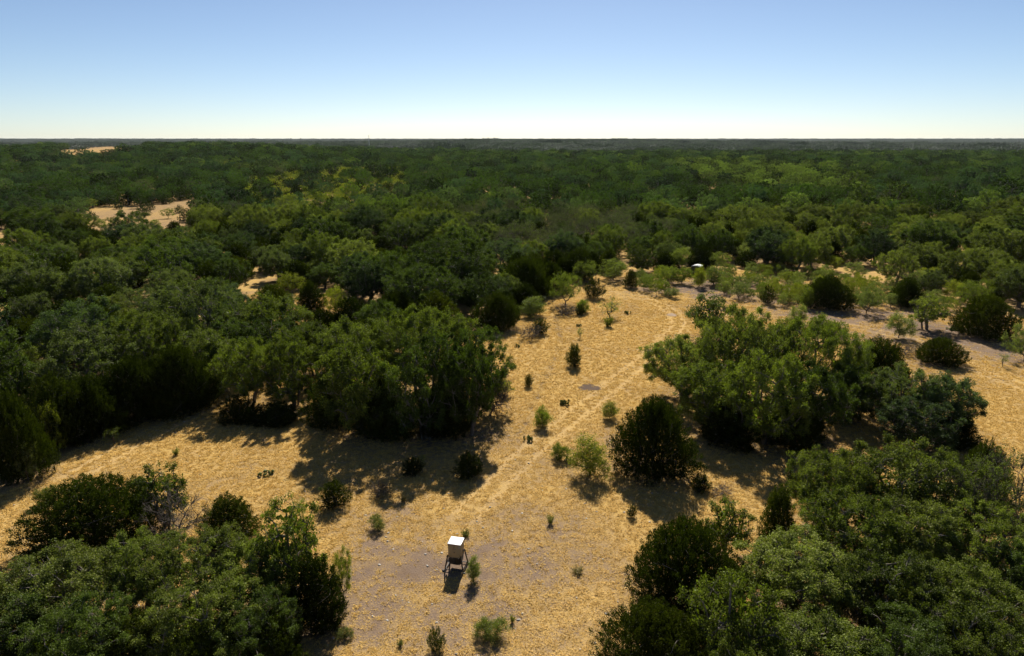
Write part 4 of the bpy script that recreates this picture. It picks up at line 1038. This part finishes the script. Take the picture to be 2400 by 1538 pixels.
def feeder():
    x, y, t = gp(1070, 1329)
    f = root('game_feeder', 'tan steel box feeder with white lid on splayed black legs', 'feeder', (x, y, groundz(x, y)), R_(-13))
    W, D, z0, z1 = .86, .82, 1.00, 1.99
    q = Quads(); q.box((0, 0, (z0 + z1) / 2), (W, D, z1 - z0)); hop = part('hopper_box', q, tan, f, .012)
    for zz, h in ((z0 + .02, .035), (z1 - .03, .03)):
        q = Quads(); q.box((0, -D / 2 - .004, zz), (W * .99, .010, h)); part('rim_flange', q, tan, hop)
    q = Quads(); q.box((0, 0, z1 + .028), (W + .06, D + .06, .035), rot=rotx(.03)); lid = part('lid', q, white, f, .008)
    q = Quads(); q.box((0, -D / 2 - .035, z1 - .005), (W + .05, .014, .05)); part('lid_rim', q, plain('lid_edge', (.30, .11, .09), .6), lid)
    for zz in (1.82, 1.40):
        q = Quads(); q.box((0.0, -D / 2 - .012, zz), (.045, .022, .075)); q.box((0, -D / 2 - .028, zz - .01), (.018, .016, .05)); part('latch', q, black, f, .004)
    for i in range(5):
        q = Quads(); q.box((-.105 + i * .024, -D / 2 - .004, 1.655), (.017, .007, .042)); q.box((-.105 + i * .024 + .006, -D / 2 - .004, 1.655 + (.012 if i % 2 else -.012)), (.010, .0075, .008)); part('logo_letter', q, red, f)
    for i in range(5):
        q = Quads(); q.box((.028 + i * .022, -D / 2 - .004, 1.648), (.013, .007, .036 if i else .05)); part('logo_letter', q, blue, f)
    q = Quads(); q.box((.34, -D / 2 - .003, 1.78), (.085, .006, .15)); part('sticker', q, grey, f)
    q = Quads(); q.box((-.395, -D / 2 - .012, 1.88), (.05, .02, .05)); part('hinge', q, black, f)
    q = Quads(); q.box((W / 2 + .02, .20, 1.16), (.04, .16, .22)); part('side_bracket', q, black, f)
    # funnel: four sloping sheets from the box floor to the spout
    a, b, zt, zb = .415, .38, .998, .46
    for s in range(4):
        q = Quads(); Rm = rotz(s * math.pi / 2)
        V = np.array([[-a, -a, zt], [a, -a, zt], [b, -b, zb], [-b, -b, zb], [-a + .02, -a + .02, zt], [a - .02, -a + .02, zt], [b - .02, -b + .02, zb], [-b + .02, -b + .02, zb]]) @ Rm.T
        q.add(V, [[0, 1, 2, 3], [7, 6, 5, 4], [0, 3, 7, 4], [1, 5, 6, 2]]); part('funnel_sheet', q, black, f)
    q = Quads(); q.tubes([(0, 0, .30)], [(0, 0, .47)], .15, .13, 10); q.box((0, 0, .31), (.34, .34, .05)); part('spinner_cage', q, black, f)
    for sx in (-1, 1):
        for sy in (-1, 1):
            q = Quads(); q.bar((sx * .455, sy * .43, 1.16), (sx * .64, sy * .58, .03), .07); leg = part('leg', q, black, f)
            q = Quads(); q.box((sx * .70, sy * .59, .035), (.20, .15, .06)); part('foot_plate', q, black, leg)
    for sy in (-1, 1):
        q = Quads(); q.bar((-.60, sy * .54, .12), (.60, sy * .54, .12), .05); part('cross_bar', q, black, f)
    for sx in (-1, 1):
        q = Quads(); q.bar((sx * .60, -.54, .13), (sx * .60, .54, .13), .05); part('side_bar', q, black, f)
        q = Quads(); q.box((sx * .45, -.28, .78), (.05, .19, .40), rot=roty(sx * -.30) @ rotx(-.2)); part('feed_chute', q, pale, f)
    for bx in (-.33, -.16, .28):
        q = Quads(); q.box((bx, -D / 2 + .01, z0 - .035), (.055, .03, .035)); part('bracket', q, pale, f)
    q = Quads(); q.box((-.46, -.44, .62), (.10, .05, .05)); part('battery_bracket', q, pale, f)
feeder()
dgreen = plain('dark_green_panel', (.020, .026, .020), .6, noise=.3); roofm = plain('roof_sheet', (.40, .41, .40), .7, noise=.10, scale=2.0)
def blind():
    x, y, t = gp(1632, 646)
    f = root('hunting_blind', 'dark box blind with curved pale roof at the far end of the clearing', 'blind', (x, y, 0), R_(-31))
    W, D, h = 1.62, 2.2, 2.05
    for sy, nm in ((-1, 'front_wall'), (1, 'back_wall')):
        q = Quads(); yy = sy * (D / 2 - .025)
        for (cx_, w_, cz, hh) in ((0, W, .68, 1.05), (0, W, 1.88, .34), (-.78, .29, 1.455, .51), (.78, .29, 1.455, .51), (0, .2, 1.455, .51)): q.box((cx_, yy, cz), (w_ - .002, .05, hh))
        wl_ = part(nm, q, dgreen, f)
        for sx in (-1, 1):
            q = Quads(); q.box((sx * .365, yy + .012, 1.455), (.53, .012, .505)); part('slot_dark_sheet', q, black, wl_)  # black sheet puts the darkness of the open window slot into colour
    for sx, nm in ((-1, 'side_wall'), (1, 'side_wall')):
        q = Quads(); q.box((sx * (W / 2 - .025), 0, 1.10), (.05, D - .11, 1.9)); sw = part(nm, q, dgreen, f)
        q = Quads(); q.box((sx * (W / 2 + .012), .3, 1.05), (.022, .68, 1.6)); part('door' if sx > 0 else 'hatch', q, plain('door_panel', (.03, .037, .03), .6), sw)
    q = Quads(); k = 12; a = np.linspace(-1, 1, k + 1)
    xs = a * (W / 2 + .12); zs = h + .22 * (1 - a ** 2) - .02
    for i in range(k):
        V = [[xs[i], -D / 2 - .12, zs[i]], [xs[i + 1], -D / 2 - .12, zs[i + 1]], [xs[i + 1], D / 2 + .12, zs[i + 1]], [xs[i], D / 2 + .12, zs[i]]]
        V = np.array(V); q.add(np.vstack([V, V + [0, 0, .03]]), [[3, 2, 1, 0], [4, 5, 6, 7], [0, 1, 5, 4], [2, 3, 7, 6]])
    rf = part('roof', q, roofm, f)
    for yy in (-.65, 0, .65):
        q = Quads()
        for i in range(k):
            q.tubes([(xs[i], yy, zs[i] + .033)], [(xs[i + 1], yy, zs[i + 1] + .033)], .018, .018, 4)
        part('roof_rib', q, roofm, rf)
    for sy in (-1, 1):
        q = Quads()
        for i in range(1, k - 1):
            V = np.array([[xs[i], sy * (D / 2 - .05), 2.052], [xs[i + 1], sy * (D / 2 - .05), 2.052], [xs[i + 1], sy * (D / 2 - .05), max(zs[i + 1], 2.053)], [xs[i], sy * (D / 2 - .05), max(zs[i], 2.053)]]); q.add(V, [[0, 1, 2, 3]])
        part('gable', q, dgreen, f)
    for sx in (-1, 1):
        q = Quads(); q.box((sx * .8, 0, .07), (.12, D + .3, .14)); part('skid', q, black, f)
blind()
wood = plain('pole_wood', (.055, .048, .042), .9, noise=.3); steel = plain('mast_steel', (.45, .50, .55), .5, noise=.1)
POLES = [(177, 331, 1150), (346, 329.5, 1180), (516, 324.5, 1220), (544, 328, 1500), (663, 327.5, 1260), (704, 323.5, 1290), (1015, 325, 1420), (1140, 324.5, 1480), (1893, 327, 1500), (2120, 329, 1450), (2354, 333, 1300), (2380, 333.5, 1320), (2389, 331, 1290)]
NTH = ['leftmost thin utility pole standing above the far wood at left', 'utility pole second from the left edge on the skyline', 'utility pole with dark cap left of the far white shed, third from left', 'faint utility pole just right of the third one on the skyline',
       'utility pole left of the far white shed, close to it', 'utility pole just left above the far white shed', 'faint utility pole right of the tall mast', 'faintest utility pole left of the photo centre', 'thin utility pole on the skyline right of centre',
       'thin utility pole alone near the right side of the skyline', 'left pole of the three at the right end of the skyline', 'middle pole of the three at the right end of the skyline', 'tallest rightmost pole of the three at the skyline end']
for (px, ty, yy), lab in zip(POLES, NTH):
    u = (px - 1200) / FPX; v = (769 - ty) / FPX; t = yy / (CP + v * SP); x = u * t; top = CAM_H + t * (v * CP - SP); gz_ = float(terrain(x, yy)); H = top - gz_
    f = root('utility_pole', lab, 'utility pole', (x, yy, gz_), 0.3, 'utility poles on the skyline')
    q = Quads(); q.tubes([(0, 0, -.5)], [(0, 0, H)], .34, .22, 8); part('post', q, wood, f)
    q = Quads(); q.box((0, .24, H - 1.0), (3.4, .18, .26)); ca = part('cross_arm', q, wood, f)
    for sx in (-1.5, -.7, .7, 1.5):
        q = Quads(); q.tubes([(sx, .24, H - .87)], [(sx, .24, H - .55)], .09, .05, 6); part('insulator', q, wood, ca)
def mast():
    yy = 1350.; px, ty = 864, 316.5; u = (px - 1200) / FPX; v = (769 - ty) / FPX; t = yy / (CP + v * SP); x = u * t; gz_ = float(terrain(x, yy)); H = CAM_H + t * (v * CP - SP) - gz_
    f = root('radio_mast', 'tall thin pale mast rising above the horizon left of centre', 'mast', (x, yy, gz_))
    q = Quads(); c = [(math.cos(a) * .45, math.sin(a) * .45) for a in (0, 2.09, 4.19)]
    for (a, b) in c: q.tubes([(a, b, -.3)], [(a, b, H)], .14, .12, 5)
    part('mast_rail', q, steel, f)
    q = Quads(); z = 0.
    while z < H - 1.2:
        for i in range(3): a, b = c[i], c[(i + 1) % 3]; q.tubes([(a[0], a[1], z)], [(b[0], b[1], z + 1.2)], .06, .06, 4)
        z += 1.2
    part('lattice', q, steel, f)
mast()
def shed():
    yy = 1000.; x = (729 - 1200) / FPX * yy * 1.01
    f = root('far_shed', 'tiny white-roofed shed among the far trees left of centre', 'shed', (x, yy, 0), .3)
    q = Quads(); q.box((0, 0, 4.2), (3.6, 3.6, 8.4)); wl_ = part('wall', q, plain('shed_wall', (.60, .52, .45), .8), f)
    q = Quads(); q.box((0, -1.82, 6.6), (1.2, .06, 1.0)); part('window', q, black, wl_)
    for s in (-1, 1):
        q = Quads(); q.box((s * 1.0, 0, 8.95), (2.4, 4.1, .12), rot=roty(s * .42)); part('roof_slope', q, white, f)
shed()

# ------------------------------------------------------------------ air
hz = Quads(); hz.box((0, 5900, 21.5), (25600, 13600, 53)); m, n, l = newmat('haze_air')
pv = n.new('ShaderNodeVolumePrincipled'); pv.inputs['Color'].default_value = (.80, .88, 1.0, 1); pv.inputs['Density'].default_value = 0.000011; pv.inputs['Anisotropy'].default_value = .2
o = n.new('ShaderNodeOutputMaterial'); l.new(pv.outputs[0], o.inputs['Volume'])
ho = bpy.data.objects.new('haze', hz.mesh('haze', [m])); COL.objects.link(ho); ho['kind'] = 'stuff'; ho['label'] = 'thin pale blue haze over the far wood'; ho['category'] = 'haze'
ho.visible_shadow = True
